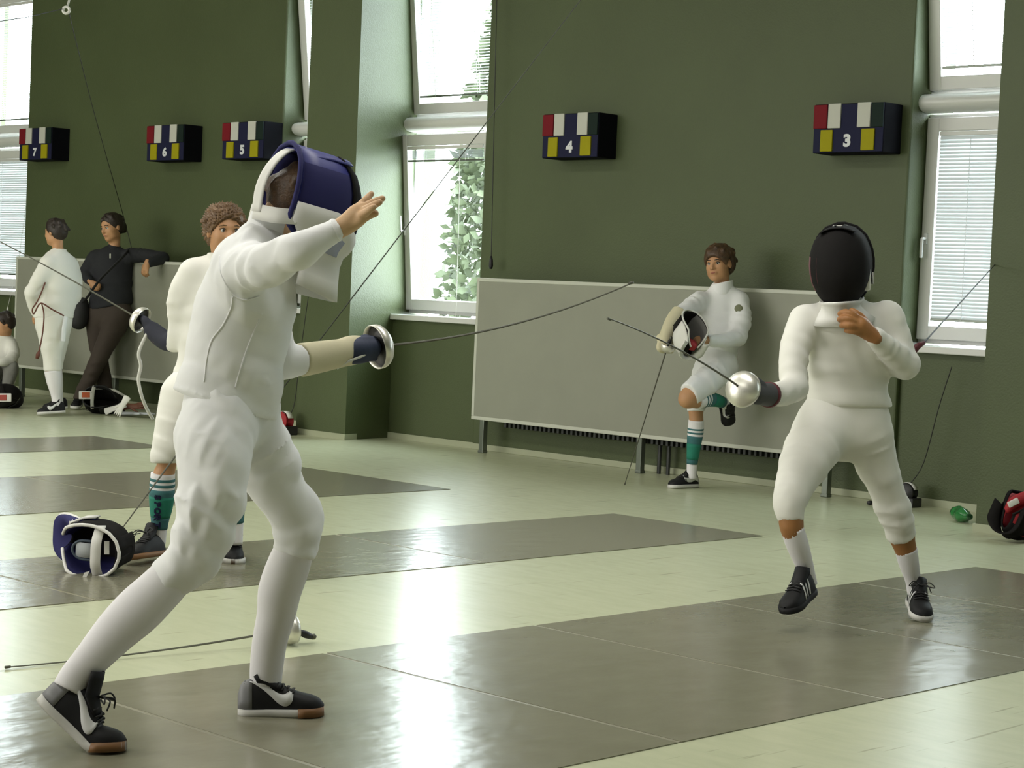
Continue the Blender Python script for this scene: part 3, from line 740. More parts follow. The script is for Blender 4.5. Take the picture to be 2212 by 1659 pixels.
# ------------------------------------------------------------------ fencing masks
def mask_parts(root, o, f, u, sc=1.0, mesh_c=mesh_m, lining=None, bib_c=bib_m, band=None, tongue=True, strap=True, label_c=None, rim_c=None, bib_len=.10, bib_print=False, mid_c=None, bib_side=.26, bib_top=.80, band_a=(.45, .68), egg=0.0, bib_lining=None, wrap=1.42):
    s, f, u = head_axes(f, u); o = np.asarray(o, float)
    L = lambda x, y, z: o + sc * (x * s + y * f + z * u)
    vv = [0, .05, .15, .3, .5, .7, .85, .95, 1]
    HWv = lambda v: np.interp(v, vv, [.012, .05, .078, .096, .102, .093, .072, .048, .028]); DPv = lambda v: np.interp(v, vv, [.03, .058, .092, .118, .135, .134, .118, .098, .082])
    def shell(v, a, k=1.0):
        z = .14 - .27 * v; hw, dp = HWv(v) * k, DPv(v) * k
        if abs(a) <= 1: return L(hw * math.sin(a * math.pi / 2), dp * math.cos(a * math.pi / 2), z * k)
        return L(math.copysign(hw, a), -(abs(a) - 1) * .235 * (1 if v < .75 else max(0., (1 - v) / .25)), z * k)
    VV = [0, .02, .05, .1, .16, .24, .34, .45, .56, .67, .77, .86, .92, .97, 1]; AA = [-1.45, -1.2, -1, -.85, -.7, -.5, -.3, -.1, .1, .3, .5, .7, .85, 1, 1.2, 1.45]
    cap = lambda vf: vf
    build('face_mesh', thick(grid([[shell(v, a) for a in AA] for v in VV]), -.002), mesh_c, root, True)
    # crown: closes the top between the two rear edges
    build('crown', thick(grid([[L(x, y, .14 - (abs(x) / .058) ** 2 * .016 - max(0, -y) * .10) for x in (-.058, -.04, -.018, .018, .04, .058)] for y in (.055, .03, 0, -.03, -.06, -.085, -.105)]), .003), mesh_c if mid_c is None else mid_c, root, True)
    if lining is not None:
        for sg in (-1, 1):
            build('lining', thick(grid([[shell(v, sg * a, .95) for a in (.45, .7, .85, 1, 1.2, 1.40)] for v in VV[2:]]), .006), lining, root, True)
    E = [shell(v, -1.45) for v in VV[::-1]] + [shell(v, 1.45) for v in VV]
    build('rim', tube(E, .0065 * sc, 7), rim_c or (lining or bib_c), root, True)
    if band is not None:
        for sg in (-1, 1):
            build('trim_band', thick(grid([[shell(v, sg * a, 1.025) for a in np.linspace(band_a[0], band_a[1], 4)] for v in VV[1:]]), .003), band, root, True)
    A2 = np.linspace(-wrap, wrap, 23); rows = []
    for q in np.linspace(0, 1, 6):
        r = []
        for a in A2:
            vt = bib_top - bib_side * min(1, max(0, (abs(a) - .25) / .6)); vb = 1.0
            if q < .5:
                t = q / .5; p = shell(vt + (vb - .06 - vt) * t, a, 1.05)
            else:
                t = (q - .5) / .5; p0 = shell(vb - .06, a, 1.05)
                aa = np.clip(a, -1, 1) * math.pi / 2
                p1 = L(.105 * math.sin(aa), .035 + .075 * math.cos(aa) - max(0, abs(a) - 1) * .20, -.13 - bib_len + .03 * max(0, abs(a) - .8) + egg * (abs(a) / 1.42) ** 2)
                if egg: e = (abs(a) / wrap) ** 3; p1 = p1 * (1 - .95 * e) + shell(.66, a, 1.06) * .95 * e
                p = p0 * (1 - t) + p1 * t
            r.append(p)
        rows.append(r)
    bb = build('bib', thick(grid(rows), .007 * sc), bib_c, root, True)
    if bib_lining is not None:
        axc = [L(0, .02, z) for z in (-.05, -.08, -.12, -.14, -.18, -.22)]
        build('bib_lining', thick(grid([[p + nz(axc[i] - p) * .009 for p in r] for i, r in enumerate(rows)]), .002), bib_lining, bb, True)
    if bib_print:
        G = [[rows[i][j] * 1.0 for j in (15, 16, 17)] for i in (1, 2)]
        ctr = np.mean(rows[2], axis=0)
        G2 = []
        for i, q in enumerate((.30, .65, 1.0, 1.35)):
            i0 = int(1 + q); t = 1 + q - i0; r = []
            for j in (16, 17, 18, 19):
                p = rows[i0][j] * (1 - t) + rows[i0 + 1][j] * t; r.append(p + nz(p - L(0, 0, -.1)) * .009)
            G2.append(r)
        build('printed_label', thick(grid(G2), .0015), print_m, bb, True)
    if tongue:
        P = cr([L(0, -.07, .138), L(0, -.115, .118), L(0, -.148, .07), L(0, -.162, .01), L(0, -.156, -.055)], 4); w = .024 * sc
        tg = build('tongue', thick(grid([[p + s * x for x in (-w, -w / 2, 0, w / 2, w)] for p in P]), .005), bib_c, root, True)
        if label_c is not None:
            Q = [p + nz(p - L(0, -.03, .02)) * .006 for p in P[4:12]]
            build('label', thick(grid([[p + s * x for x in (-w * 1.25, 0, w * 1.25)] for p in Q]), .003), bib_c, tg, True)
            Q = [p + nz(p - L(0, -.03, .02)) * .010 for p in P[6:11]]
            build('label_print', thick(grid([[p + s * x for x in (-w * .8, 0, w * .8)] for p in Q]), .002), label_c, tg, True)
    if strap:
        P = cr([L(-.102, -.085, -.045), L(-.075, -.135, -.055), L(0, -.156, -.055), L(.075, -.135, -.055), L(.102, -.085, -.045)], 5); w = .020 * sc
        build('back_strap', thick(grid([[p + u * x for x in (-w, 0, w)] for p in P]), .004), bib_c, root, True)
    return L

# ------------------------------------------------------------------ epees
def epee(label, guard, tip, bow=(0, 0, 0), rad=.060, grip_len=.10, grip_bend=(0, 0, -.02), name='epee', blade_r=.0042, dome=.038, hide_grip=False):
    guard, tip = np.asarray(guard, float), np.asarray(tip, float); d = nz(tip - guard)
    root = empty(name, guard, label, 'sword')
    t = np.linspace(0, 1, 14); P = guard + (tip - guard) * t[:, None] + np.asarray(bow)[None] * (4 * t * (1 - t))[:, None]
    bl = build('blade', tube(P, np.interp(t, [0, .3, 1], [blade_r * 1.15, blade_r, blade_r * .62]), 6, flat=.8), blade_m, root)
    build('point', tube([tip - d * .018, tip - d * .002, tip], [.0042, .0046, .003], 8), blade_m, bl)
    prof = [(dome * math.cos(a) , rad * math.sin(a)) for a in np.linspace(.06, math.pi / 2, 9)] + [(-.012, rad * 1.0), (-.013, rad * .965), (-.001, rad * .95)] + [(dome * .93 * math.cos(a), rad * .94 * math.sin(a)) for a in np.linspace(math.pi / 2, .06, 8)]
    g = build('guard', lathe(guard - d * .008, d, prof, 32), guard_m, root, True)
    build('guard_pad', lathe(guard - d * .004, d, [(0.0, .006), (0.004, rad * .88), (-.004, rad * .88), (-.004, .006)], 24), grip_m, g, True)
    G = cr([guard - d * .0, guard - d * grip_len * .5 + np.asarray(grip_bend) * .4, guard - d * grip_len + np.asarray(grip_bend)], 4)
    gr = build('grip', tube(G, np.interp(np.linspace(0, 1, len(G)), [0, .25, .5, .75, 1], [.009, .013, .010, .013, .009]), 10), grip_m, root, True)
    build('pommel', lathe(G[-1], -d, [(-.004, .004), (0, .009), (.012, .010), (.018, .004)], 10), blade_m, root, True)
    return root

from mathutils.bvhtree import BVHTree
def seam(root, o, path, r=.0022, m=None, name='seam', lift=.0006):
    """a stitched seam: a fine ridge laid on the cloth along a line of points"""
    me = o.data; mw = origin_of(o); T = BVHTree.FromPolygons([tuple(p.co) for p in me.vertices], [tuple(p.vertices) for p in me.polygons])
    P = []
    for x, y, _ in cr([(a, b, 0) for a, b in path], 8):
        d = Vector(ray(x, y)).normalized(); h = T.ray_cast(Vector(CPOS - mw), d)
        if h[0] is not None: P.append(np.array(h[0]) + mw - np.array(d) * lift)
    if len(P) > 3: return build(name, tube(P, r, 6), m or o.data.materials[0], o, True)
def sock_tube(root, P, R, m, a=0.0, b=1.0, grow=0.0, name='sock', n=6, k=22):
    A = cr(np.column_stack([P, R]), n); s = np.linspace(0, 1, len(A)); q = np.linspace(a, b, max(5, int((b - a) * len(A))))
    B = np.stack([np.interp(q, s, A[:, i]) for i in range(4)], 1)
    return build(name, tube(B[:, :3], B[:, 3] + grow, k), m, root, True)
def person(base, label):
    return empty('person', base, label, 'person')
def mesh_part(name, F, m, root, it=3):
    return build(name, smooth_mesh(F.mesh(), it, .45), m, root, True)

# ================================================================== PEOPLE
def body_mesh(root, headF, coarse, hands=(), m=skin_m, vox=.012):
    """one skin surface: head, trunk and limbs, hands"""
    parts = []
    if headF is not None: parts.append(smooth_mesh(headF.mesh(), 1, .4))
    F = Field(vox, .03)
    for a in coarse: F.chain(*a[:2], **(a[2] if len(a) > 2 else {}))
    parts.append(F.mesh())
    for h in hands: parts.append(smooth_mesh(h.mesh(), 1, .4))
    return build('body', joinvf(*parts), m, root, True)
def hand_field(d0, palm, fingers, vox=.0025, k=.006):
    F = Field(vox, .012)
    P, R = limb(d0, palm); F.chain(P, R, .008, n=3)
    for fg in fingers:
        P, R = limb(d0, fg); F.chain(P, R, k, n=3)
    return F
def curled_hand(w, d, n, size=.085, vox=.003, curl=1.0, thumb_side=1):
    """hand at wrist w pointing along d, back of hand towards n, fingers curling away from n"""
    d = nz(d); n = nz(n - d * (n @ d)); b = np.cross(d, n) * thumb_side; F = Field(vox, .012); S = size / .085
    Q = lambda x, y, z: w + S * (x * d + y * b + z * n)
    F.chain([Q(-.02, 0, 0), Q(.02, .0, 0), Q(.05, .002, 0)], S * V(.020, .021, .018), .01, wide=[1.0, 1.35, 1.7], side=b, n=3)
    for i, y in enumerate((.024, .008, -.008, -.023)):
        L = (.034, .038, .035, .027)[i]; c = curl
        p0 = Q(.052, y, .004); p1 = Q(.052 + L * .75, y * 1.05, .004 - L * .35 * c); p2 = Q(.052 + L * (1.35 - .55 * c), y * 1.05, .004 - L * (.6 + .55 * c)); p3 = Q(.052 + L * (1.9 - 1.5 * c), y, .004 - L * (.85 + .45 * c))
        F.chain([p0, p1, p2, p3], S * V(.0095, .009, .008, .0068), .005, n=3)
    F.chain([Q(.005, .018, -.004), Q(.028, .036, -.012), Q(.05, .040, -.024), Q(.064, .034, -.034)], S * V(.012, .011, .0095, .0075), .006, n=3)
    return F

# ---------------------------------------------------------------- near fencer (left-handed, seen from his right side)
d0 = 5.12
A = person(GND(330, 1580), 'fencer in white with a blue mask striding right in the foreground, bare hand raised')
TOR = limb(d0, [(478, 930, .04, 94), (484, 868, .04, 106), (501, 795, .04, 108), (515, 740, .04, 111), (526, 690, .04, 111), (538, 630, .03, 103), (551, 575, .02, 84), (568, 525, .02, 56)])
TW = [1.15, 1.15, 1.12, 1.15, 1.22, 1.35, 1.5, 1.25]
UA = limb(d0, [(533, 580, -.13, 53), (570, 572, -.22, 50), (606, 558, -.30, 45), (648, 540, -.37, 40)])
FA = limb(d0, [(640, 543, -.36, 40), (668, 530, -.37, 37), (700, 512, -.36, 30), (742, 493, -.34, 23)])
FUA = limb(d0, [(572, 585, .16, 46), (586, 670, .19, 42), (596, 745, .20, 38), (612, 783, .22, 36)])
FFA = limb(d0, [(600, 783, .21, 36), (650, 778, .25, 35), (700, 769, .31, 32), (752, 760, .36, 29)])
NL = limb(d0, [(474, 895, -.03, 80), (462, 948, -.07, 89), (463, 1010, -.10, 84), (450, 1100, -.12, 73), (430, 1180, -.13, 64), (404, 1222, -.13, 59), (354, 1258, -.13, 52)])
FL = limb(d0, [(530, 905, .10, 78), (566, 985, .13, 71), (606, 1062, .16, 62), (642, 1122, .19, 53), (647, 1162, .20, 49), (637, 1198, .20, 45)])
NS = limb(d0, [(378, 1240, -.13, 47), (344, 1275, -.14, 50), (297, 1320, -.15, 53), (251, 1364, -.17, 48), (196, 1425, -.20, 39), (163, 1462, -.215, 35), (146, 1490, -.225, 34)])
FS = limb(d0, [(641, 1175, .20, 42), (622, 1225, .21, 47), (605, 1275, .225, 47), (597, 1325, .24, 42), (583, 1385, .255, 38), (576, 1440, .265, 36), (574, 1478, .27, 34)])
NECK = limb(d0, [(575, 520, .02, 40), (598, 470, .01, 36), (618, 430, .0, 36)])
F = Field(.0065)
F.chain(*TOR, k=.03, wide=TW, side=CF, fold=fold_fn('t', .016, 7, 3))
F.chain(*UA, k=.03, fold=fold_fn('a', .015, 9, 5)); F.chain(*FA, k=.02, fold=fold_fn('a', .011, 11, 6), cut1=(FA[0][-1] - nz(FA[0][-1] - FA[0][-2]) * .012, FA[0][-1] - FA[0][-2]))
F.chain(*FUA, k=.03, fold=fold_fn('a', .006, 12, 8)); F.chain(*FFA, k=.02, fold=fold_fn('a', .006, 16, 9), cut1=(PX(652, 778, d0 + .25), FFA[0][2] - FFA[0][1]))
F.chain(*limb(d0, [(515, 830, .04, 92), (540, 870, .05, 62), (566, 905, .06, 30)]), k=.03)
F.plane(PX(425, 858, d0), -CU * .95 - CR * .30)
jA = mesh_part('jacket', F, suit_m, A)
seam(A, jA, [(474, 553), (476, 586), (486, 611), (503, 635), (528, 648), (560, 640)]); seam(A, jA, [(503, 640), (498, 668), (481, 703), (457, 736), (446, 781), (441, 825)])
seam(A, jA, [(560, 690), (541, 735), (528, 770), (517, 806), (508, 838)]); seam(A, jA, [(714, 478), (722, 494), (730, 512), (738, 522)], .002)
F = Field(.004, .02)                                             # standing collar
cp = limb(d0, [(566, 530, .02, 56), (580, 495, .015, 48), (592, 452, .01, 45)])
F.chain(*cp, k=.01, n=3, cut1=(cp[0][-1], cp[0][-1] - cp[0][0])); mesh_part('collar', F, suit_m, A)
F = Field(.0065)
F.chain(*limb(d0, [(486, 840, .04, 84), (480, 900, .04, 88)]), k=.03, wide=[1.2, 1.2], side=CF)
F.chain(*NL, k=.03, fold=fold_fn('l', .022, 8, 11), cut1=(NL[0][-1], NL[0][-1] - NL[0][-2]))
F.chain(*FL, k=.025, fold=fold_fn('l', .017, 9, 12), cut1=(FL[0][-1], FL[0][-1] - FL[0][-2]))
mesh_part('breeches', F, suit_m, A)
sock_tube(A, *NS, sock_m); sock_tube(A, *FS, sock_m)
hf = CR * .80 - CU * .20 + CF * .55; o = PX(606, 424, d0) + nz(hf) * .10; hc = o - nz(hf) * .030 - CU * .012
HF, HL, HA = head_field(.006, hc, hf, CU * .96 + CR * .24, .200, NECK[0][0], .05)
hand = hand_field(d0 - .34, [(728, 497, 0, 21), (752, 482, 0, 23), (772, 465, 0, 24), (779, 456, 0, 19)],
    [[(774, 448, .01, 9.5), (788, 434, .02, 8.5), (796, 425, .03, 7.5), (802, 419, .035, 6.5)],
     [(780, 452, 0, 10), (798, 442, -.01, 9.5), (812, 435, -.01, 8.5), (826, 429, -.01, 7)],
     [(780, 460, -.01, 10), (796, 450, -.03, 9.5), (808, 443, -.045, 8.5), (820, 437, -.05, 7)],
     [(776, 466, -.02, 9), (790, 459, -.045, 8.5), (800, 452, -.06, 8), (808, 447, -.065, 6.5)],
     [(763, 484, -.01, 12), (778, 476, -.02, 11), (794, 467, -.025, 9), (811, 461, -.025, 7.5)]], .0024)
FH = hand_field(d0 + .40, [(735, 763, -.05, 24), (765, 757, 0, 25)], [[(765, 757, 0, 20), (790, 752, .02, 18)]], .004)
sc = lambda T, k, a=0, b=None: (T[0][a:b], T[1][a:b] * k)
body_mesh(A, HF, [(*sc(TOR, .8), dict(wide=TW, side=CF)), sc(UA, .7), sc(FA, .72), sc(FUA, .7), sc(FFA, .7), sc(NL, .8), sc(FL, .8), sc(NS, .86, 0, -2), sc(FS, .86, 0, -1), sc(NECK, .95)], [hand, FH], pale_skin_m)
hair_mesh(HL, HA, .200, .005, hair2_m, A, nape=-.20, seed=4, thickn=.04)
mroot = empty('fencing_mask', o, parent=A)
ML = mask_parts(mroot, o, hf, CU * .96 + CR * .24, 1.02, blue_m, lining_m, bib_m, bib_print=True, rim_c=lining_m, band=mesh_m)
shoe(A, PX(82, 1514, 4.90), PX(272, 1624, 4.88), PX(160, 1440, 4.90), .092, .082, ball=PX(196, 1623, 4.885), sole_c=sole_white_m, toe_c=gum_m, mark='tick', mark_side=1, loops=True, grey_heel=True, tongue_h=.035)
shoe(A, PX(514, 1549, 5.37), PX(700, 1546, 5.39), PX(560, 1440, 5.37), .090, .080, sole_c=sole_white_m, toe_c=gum_m, mark='tick', mark_side=1, grey_heel=True, tongue_h=.0)
# sword glove: cream gauntlet, navy back, white cord
F = Field(.004, .015); g = limb(d0, [(648, 778, .25, 37), (690, 771, .30, 34.5), (735, 763, .35, 31), (760, 757, .38, 30)])
F.chain(*g, k=.01, cut0=(g[0][0], g[0][0] - g[0][1])); F.chain(*limb(d0, [(752, 758, .38, 28), (775, 754, .40, 29), (792, 752, .41, 25)]), k=.015)
glA = mesh_part('glove', F, cream_m, A)
F = Field(.003, .012); b_ = limb(d0, [(758, 762, .365, 26), (778, 757, .375, 28), (800, 752, .39, 24)]); F.chain(*b_, k=.01)
for i, (y, r) in enumerate(((734, 8), (747, 9), (760, 9), (772, 8))):
    F.chain(*limb(d0, [(782, y + 2, .37, r + 1), (800, y, .385, r + 1), (808, y + 1, .41, r), (800, y + 2, .44, r - 1)]), k=.006)
F.chain(*limb(d0, [(770, 738, .39, 9), (788, 731, .40, 9), (805, 733, .42, 8)]), k=.006)
build('glove_back', smooth_mesh(F.mesh(), 1), navyglove_m, glA, True)
build('glove_cord', tube(cr([PX(728, 796, d0 + .33), PX(745, 784, d0 + .325), PX(765, 776, d0 + .33), PX(785, 768, d0 + .345), PX(794, 762, d0 + .355)], 5), .0035, 8), white_cord_m, glA, True)
epee('epee held by the near fencer, blade pointing at his opponent', PX(822, 747, d0 + .43), PX(1368, 610, 6.05), bow=CU * -.035, rad=.064, dome=.036, grip_len=.09)

# ---------------------------------------------------------------- far fencer (right-handed, facing the camera)
d0 = 7.40
C = person(GND(1850, 1345), 'fencer in white with a black mask lunging towards the camera at the right')
TOR = limb(d0, [(1822, 945, .02, 66), (1830, 880, .02, 63), (1832, 815, .02, 60), (1830, 750, .02, 62), (1826, 700, .02, 58), (1820, 668, .02, 40)])
TW = [1.5, 1.45, 1.45, 1.38, 1.45, 1.35]
RUA = limb(d0, [(1740, 692, .0, 36), (1719, 745, -.05, 34), (1712, 800, -.11, 31), (1716, 838, -.15, 29)])
RFA = limb(d0, [(1718, 836, -.15, 29), (1692, 850, -.25, 28), (1665, 853, -.36, 25), (1640, 851, -.44, 22)])
LUA = limb(d0, [(1916, 685, .02, 38), (1936, 735, .01, 34), (1950, 778, .0, 32), (1956, 788, -.01, 31)])
LFA = limb(d0, [(1955, 788, -.02, 31), (1928, 762, -.08, 29), (1900, 737, -.14, 24), (1882, 722, -.17, 20)])
RL = limb(d0, [(1780, 920, .0, 62), (1752, 975, -.08, 58), (1722, 1035, -.17, 47), (1706, 1085, -.23, 36), (1709, 1126, -.24, 29)])
LL = limb(d0, [(1868, 920, .03, 58), (1893, 995, .05, 47), (1916, 1060, .07, 39), (1934, 1110, .09, 37), (1949, 1160, .13, 32)])
RS = limb(d0, [(1711, 1142, -.24, 25), (1722, 1175, -.22, 24.5), (1736, 1215, -.19, 20), (1746, 1245, -.17, 16), (1750, 1262, -.16, 16)])
LS = limb(d0, [(1957, 1186, .15, 24), (1963, 1215, .17, 22), (1972, 1252, .20, 17), (1976, 1282, .21, 16)])
RSK = limb(d0, [(1708, 1115, -.24, 25.5), (1711, 1146, -.24, 22.5), (1720, 1170, -.22, 18)]); LSK = limb(d0, [(1944, 1150, .13, 27), (1956, 1186, .15, 22), (1962, 1205, .17, 17)])
F = Field(.0075)
F.chain(*TOR, k=.03, wide=TW, side=CR, fold=fold_fn('t', .009, 6, 21))
F.chain(*RUA, k=.035, fold=fold_fn('a', .007, 10, 22)); F.chain(*RFA, k=.02, fold=fold_fn('a', .007, 14, 23), cut1=(RFA[0][-1], RFA[0][-1] - RFA[0][-2]))
F.chain(*LUA, k=.035, fold=fold_fn('a', .008, 12, 24)); F.chain(*LFA, k=.02, fold=fold_fn('a', .007, 14, 25), cut1=(LFA[0][-1], LFA[0][-1] - LFA[0][-2]))
F.plane(PX(1830, 880, d0), -CU)
mesh_part('jacket', F, suit2_m, C)
F = Field(.005, .02); cp = limb(d0, [(1818, 672, .02, 40), (1818, 640, .02, 36)]); F.chain(*cp, k=.01, n=3); mesh_part('collar', F, suit2_m, C)
F = Field(.0075)
F.chain(*limb(d0, [(1832, 850, .02, 58), (1826, 940, .02, 58)]), k=.03, wide=[1.45, 1.45], side=CR)
F.chain(*RL, k=.035, fold=fold_fn('l', .008, 8, 26), cut1=(RL[0][-1], RL[0][-1] - RL[0][-2])); F.chain(*LL, k=.035, fold=fold_fn('l', .011, 10, 27), cut1=(LL[0][-1], LL[0][-1] - LL[0][-2]))
mesh_part('breeches', F, suit2_m, C)
sock_tube(C, *RS, sock_m); sock_tube(C, *LS, sock_m)
hc = PX(1824, 575, d0); hf = -CF * .93 - CR * .26 - CU * .16
HF, HL, HA = head_field(.008, hc, hf, CU, .21, PX(1820, 660, d0 + .02), .05)
lh = hand_field(d0 - .18, [(1892, 731, .0, 14), (1876, 718, 0, 18), (1858, 704, -.01, 20)],
    [[(1858, 692, -.01, 9), (1840, 680, -.02, 8.5), (1826, 675, -.01, 8), (1815, 678, .01, 6.5)],
     [(1855, 700, -.02, 9), (1836, 691, -.035, 8.5), (1822, 688, -.025, 8), (1814, 690, 0, 6.5)],
     [(1857, 710, -.02, 9), (1839, 704, -.04, 8.5), (1826, 702, -.03, 8), (1819, 703, -.005, 6.5)],
     [(1862, 720, -.01, 8), (1848, 716, -.03, 7.5), (1836, 714, -.025, 7), (1829, 714, 0, 6)],
     [(1872, 702, .0, 10), (1862, 687, .01, 9), (1850, 677, .01, 8), (1840, 671, .02, 6.5)]], .003)
rh = hand_field(d0 - .46, [(1655, 852, .04, 15), (1635, 849, 0, 13)], [[(1635, 849, 0, 11), (1625, 847, -.02, 9)]], .005)
body_mesh(C, HF, [(*sc(TOR, .8, 1), dict(wide=TW[1:], side=CR)), sc(RUA, .7), sc(RFA, .7), sc(LUA, .7), sc(LFA, .62), sc(RL, .78), sc(LL, .78), sc(RS, .83, 0, -1), sc(LS, .83, 0, -1), RSK, LSK], [lh, rh], tan_m)
hair_mesh(HL, HA, .21, .008, hair_m, C, seed=6)
o = PX(1814, 580, d0 - .03); mroot = empty('fencing_mask', o, parent=C)
ML = mask_parts(mroot, o, hf, CU - CR * .03, 1.14, mesh_m, dkred_m, bib_m, bib_len=.05, rim_c=mesh_m, bib_side=-.02, bib_top=.86)
build('ear_flap', obox(PX(1869, 603, d0 - .02), (CR, CU, CF), (.018, .045, .03), .01), bib_m, mroot, True)
shoe(C, PX(1753, 1283, 7.24), PX(1697, 1330, 7.06), PX(1752, 1240, 7.24), .088, .075, ball=PX(1713, 1318, 7.11), mark='stripes', toe_c=None, sole_c=shoe_m)
shoe(C, PX(1972, 1304, 7.66), PX(1994, 1346, 7.44), PX(1976, 1262, 7.66), .088, .075, mark='stripes', loops=True)
F = Field(.004, .015); g = limb(d0, [(1662, 853, -.37, 26.5), (1645, 851, -.42, 24), (1630, 848, -.46, 23)]); F.chain(*g, k=.01, cut0=(g[0][0], g[0][0] - g[0][1]))
for y in (828, 840, 852, 864): F.chain(*limb(d0, [(1640, y + 3, -.45, 8), (1624, y + 1, -.49, 8), (1618, y + 2, -.47, 7)]), k=.006)
F.chain(*limb(d0, [(1648, 832, -.45, 8), (1634, 822, -.48, 8), (1622, 826, -.50, 7)]), k=.006)
gl = mesh_part('glove', F, greyglove_m, C)
build('glove_trim', lathe(g[0][0], g[0][1] - g[0][0], [(-.002, g[1][0] * .9), (-.004, g[1][0] * 1.06), (.012, g[1][0] * 1.05), (.014, g[1][0] * .9)], 20), dkred_m, gl, True)
epee('epee held by the far fencer, round guard turned to the camera', PX(1602, 839, d0 - .53), PX(1312, 687, 6.15), bow=CU * .02, rad=.0655, dome=.042, grip_len=.08)
# lead of his body wire, clipped to the back of the jacket
bw = empty('body_wire', PX(1985, 745, 7.5), 'body wire with dark red plug behind the elbow of the far fencer', 'cable')
build('plug', tube([PX(1972, 762, 7.5), PX(1982, 748, 7.5), PX(1996, 740, 7.52)], [.011, .013, .008], 10), dkred_m, bw, True)
build('wire', tube([PX(1994, 742, 7.52), PX(2147, 574, 10.5), PX(2150, 571, 10.56)], [.0035, .003, .003], 6), cord_m, bw)

# ---------------------------------------------------------------- boy behind the near fencer
d0 = 8.15
B = person(GND(400, 1215), 'curly haired boy in white half hidden behind the near fencer')
TOR = limb(d0, [(440, 855, .06, 62), (455, 790, .06, 60), (468, 720, .06, 62), (476, 650, .06, 58), (478, 595, .06, 46), (478, 568, .06, 28)]); TW = [1.25, 1.25, 1.25, 1.35, 1.55, 1.4]
RUA = limb(d0, [(418, 592, .04, 34), (398, 635, .06, 36), (393, 690, .08, 31), (392, 725, .09, 28)])
RFA = limb(d0, [(393, 722, .09, 28), (382, 738, .12, 23), (368, 742, .15, 19)])
LUA = limb(d0, [(540, 600, .05, 33), (552, 690, .02, 29), (545, 760, -.05, 26)]); LFA = limb(d0, [(545, 760, -.05, 26), (500, 850, -.15, 22), (440, 945, -.18, 18)])
RL = limb(d0, [(405, 860, .04, 62), (382, 930, .02, 50), (362, 985, .01, 36), (356, 1000, .01, 33)])
LL = limb(d0, [(480, 860, .06, 56), (492, 950, .03, 44), (502, 1010, .02, 34)])
RS = limb(d0, [(352, 1022, .02, 26), (350, 1060, .03, 27), (348, 1095, .04, 24), (345, 1130, .05, 18), (342, 1165, .06, 16.5), (340, 1180, .06, 16.5)])
LS = limb(d0, [(502, 1025, .03, 26), (504, 1070, .04, 26), (508, 1130, .06, 18), (508, 1175, .07, 16)])
SK = limb(d0, [(360, 990, .01, 17), (364, 1012, .015, 14.5), (356, 1030, .02, 18)])
F = Field(.008)
F.chain(*TOR, k=.035, wide=TW, side=CR, fold=fold_fn('t', .006, 8, 31))
F.chain(*RUA, k=.035, fold=fold_fn('a', .010, 12, 32)); F.chain(*RFA, k=.02, cut1=(RFA[0][-1], RFA[0][-1] - RFA[0][-2])); F.chain(*LUA, k=.03); F.chain(*LFA, k=.02)
F.plane(PX(440, 862, d0), -CU); mesh_part('jacket', F, suit2_m, B)
F = Field(.005, .02); cp = limb(d0, [(476, 575, .05, 34), (478, 548, .05, 29)]); F.chain(*cp, k=.01, n=3, cut1=(cp[0][-1], cp[0][-1] - cp[0][0])); mesh_part('collar', F, suit2_m, B)
F = Field(.008); F.chain(*limb(d0, [(445, 830, .05, 58), (445, 870, .05, 60)]), k=.03, wide=[1.2, 1.2], side=CR)
F.chain(*RL, k=.03, fold=fold_fn('l', .010, 9, 33), cut1=(RL[0][-1], -CU)); F.chain(*LL, k=.03, fold=fold_fn('l', .010, 9, 34), cut1=(LL[0][-1], -CU)); mesh_part('breeches', F, suit2_m, B)
for nm, S_ in (('sock', RS), ('sock', LS)):
    so = sock_tube(B, *S_, sock_m)
    for a, b_, mm in ((.055, .085, tealdk_m), (.115, .145, tealdk_m), (.175, .36, tealdk_m), (.26, .52, teal_m), (.52, .66, tealdk_m)):
        sock_tube(so, *S_, mm, a, b_, .0015 if mm is tealdk_m else .0022, 'sock_band')
def vertical_text(name, txt, P0, P1, R, facing, m, parent, size):
    """letters running down a sock, each bent onto the cloth"""
    n = len(txt)
    for i, ch in enumerate(txt):
        v, f = digit_mesh(ch, size, 1.0)
        t = (i + .5) / n; c = np.asarray(P0) + (np.asarray(P1) - np.asarray(P0)) * t; r = R[0] + (R[1] - R[0]) * t
        ax = nz(np.asarray(P1) - np.asarray(P0)); fz = nz(facing - ax * (facing @ ax)); sd = np.cross(ax, fz)
        if sd @ CR < 0: sd = -sd
        W = []
        for x, y, z in v:                                       # letter top to the right: text reads downwards
            a = (y - size / 2) / r
            W.append(c + ax * x + (fz * math.cos(a) + sd * math.sin(a)) * (r + .0035 + z))
        build(name, (W, f), m, parent)
vertical_text('sock_letter', 'SPORT', PX(349, 1062, d0 + .03), PX(345, 1138, d0 + .05), (27 * d0 / FPX, 19 * d0 / FPX), -CF - CR * .1, navy_m, B, .027)
hc = PX(486, 500, d0 + .03); hf = CR * .42 - CF * .9 - CU * .05
HF, HL, HA = head_field(.0045, hc, hf, CU, .205, PX(478, 575, d0 + .06), .048)
dn = nz(PX(318, 703, d0 + .22) - RFA[0][-1])
rh = curled_hand(RFA[0][-1], dn, CU, .08, .0035)
body_mesh(B, HF, [(*sc(TOR, .8, 1), dict(wide=TW[1:], side=CR)), sc(RUA, .7), sc(RFA, .7), sc(LUA, .7), sc(LFA, .7), sc(RL, .72, 0, -1), sc(LL, .75), sc(RS, .8, 0, -1), sc(LS, .8, 0, -1), SK], [rh])
add_face(B, HL, HA, .205, hair3_m)
hair_mesh(HL, HA, .205, .0045, hair3_m, B, fringe=.04, seed=9, curly=.13, thickn=.075)
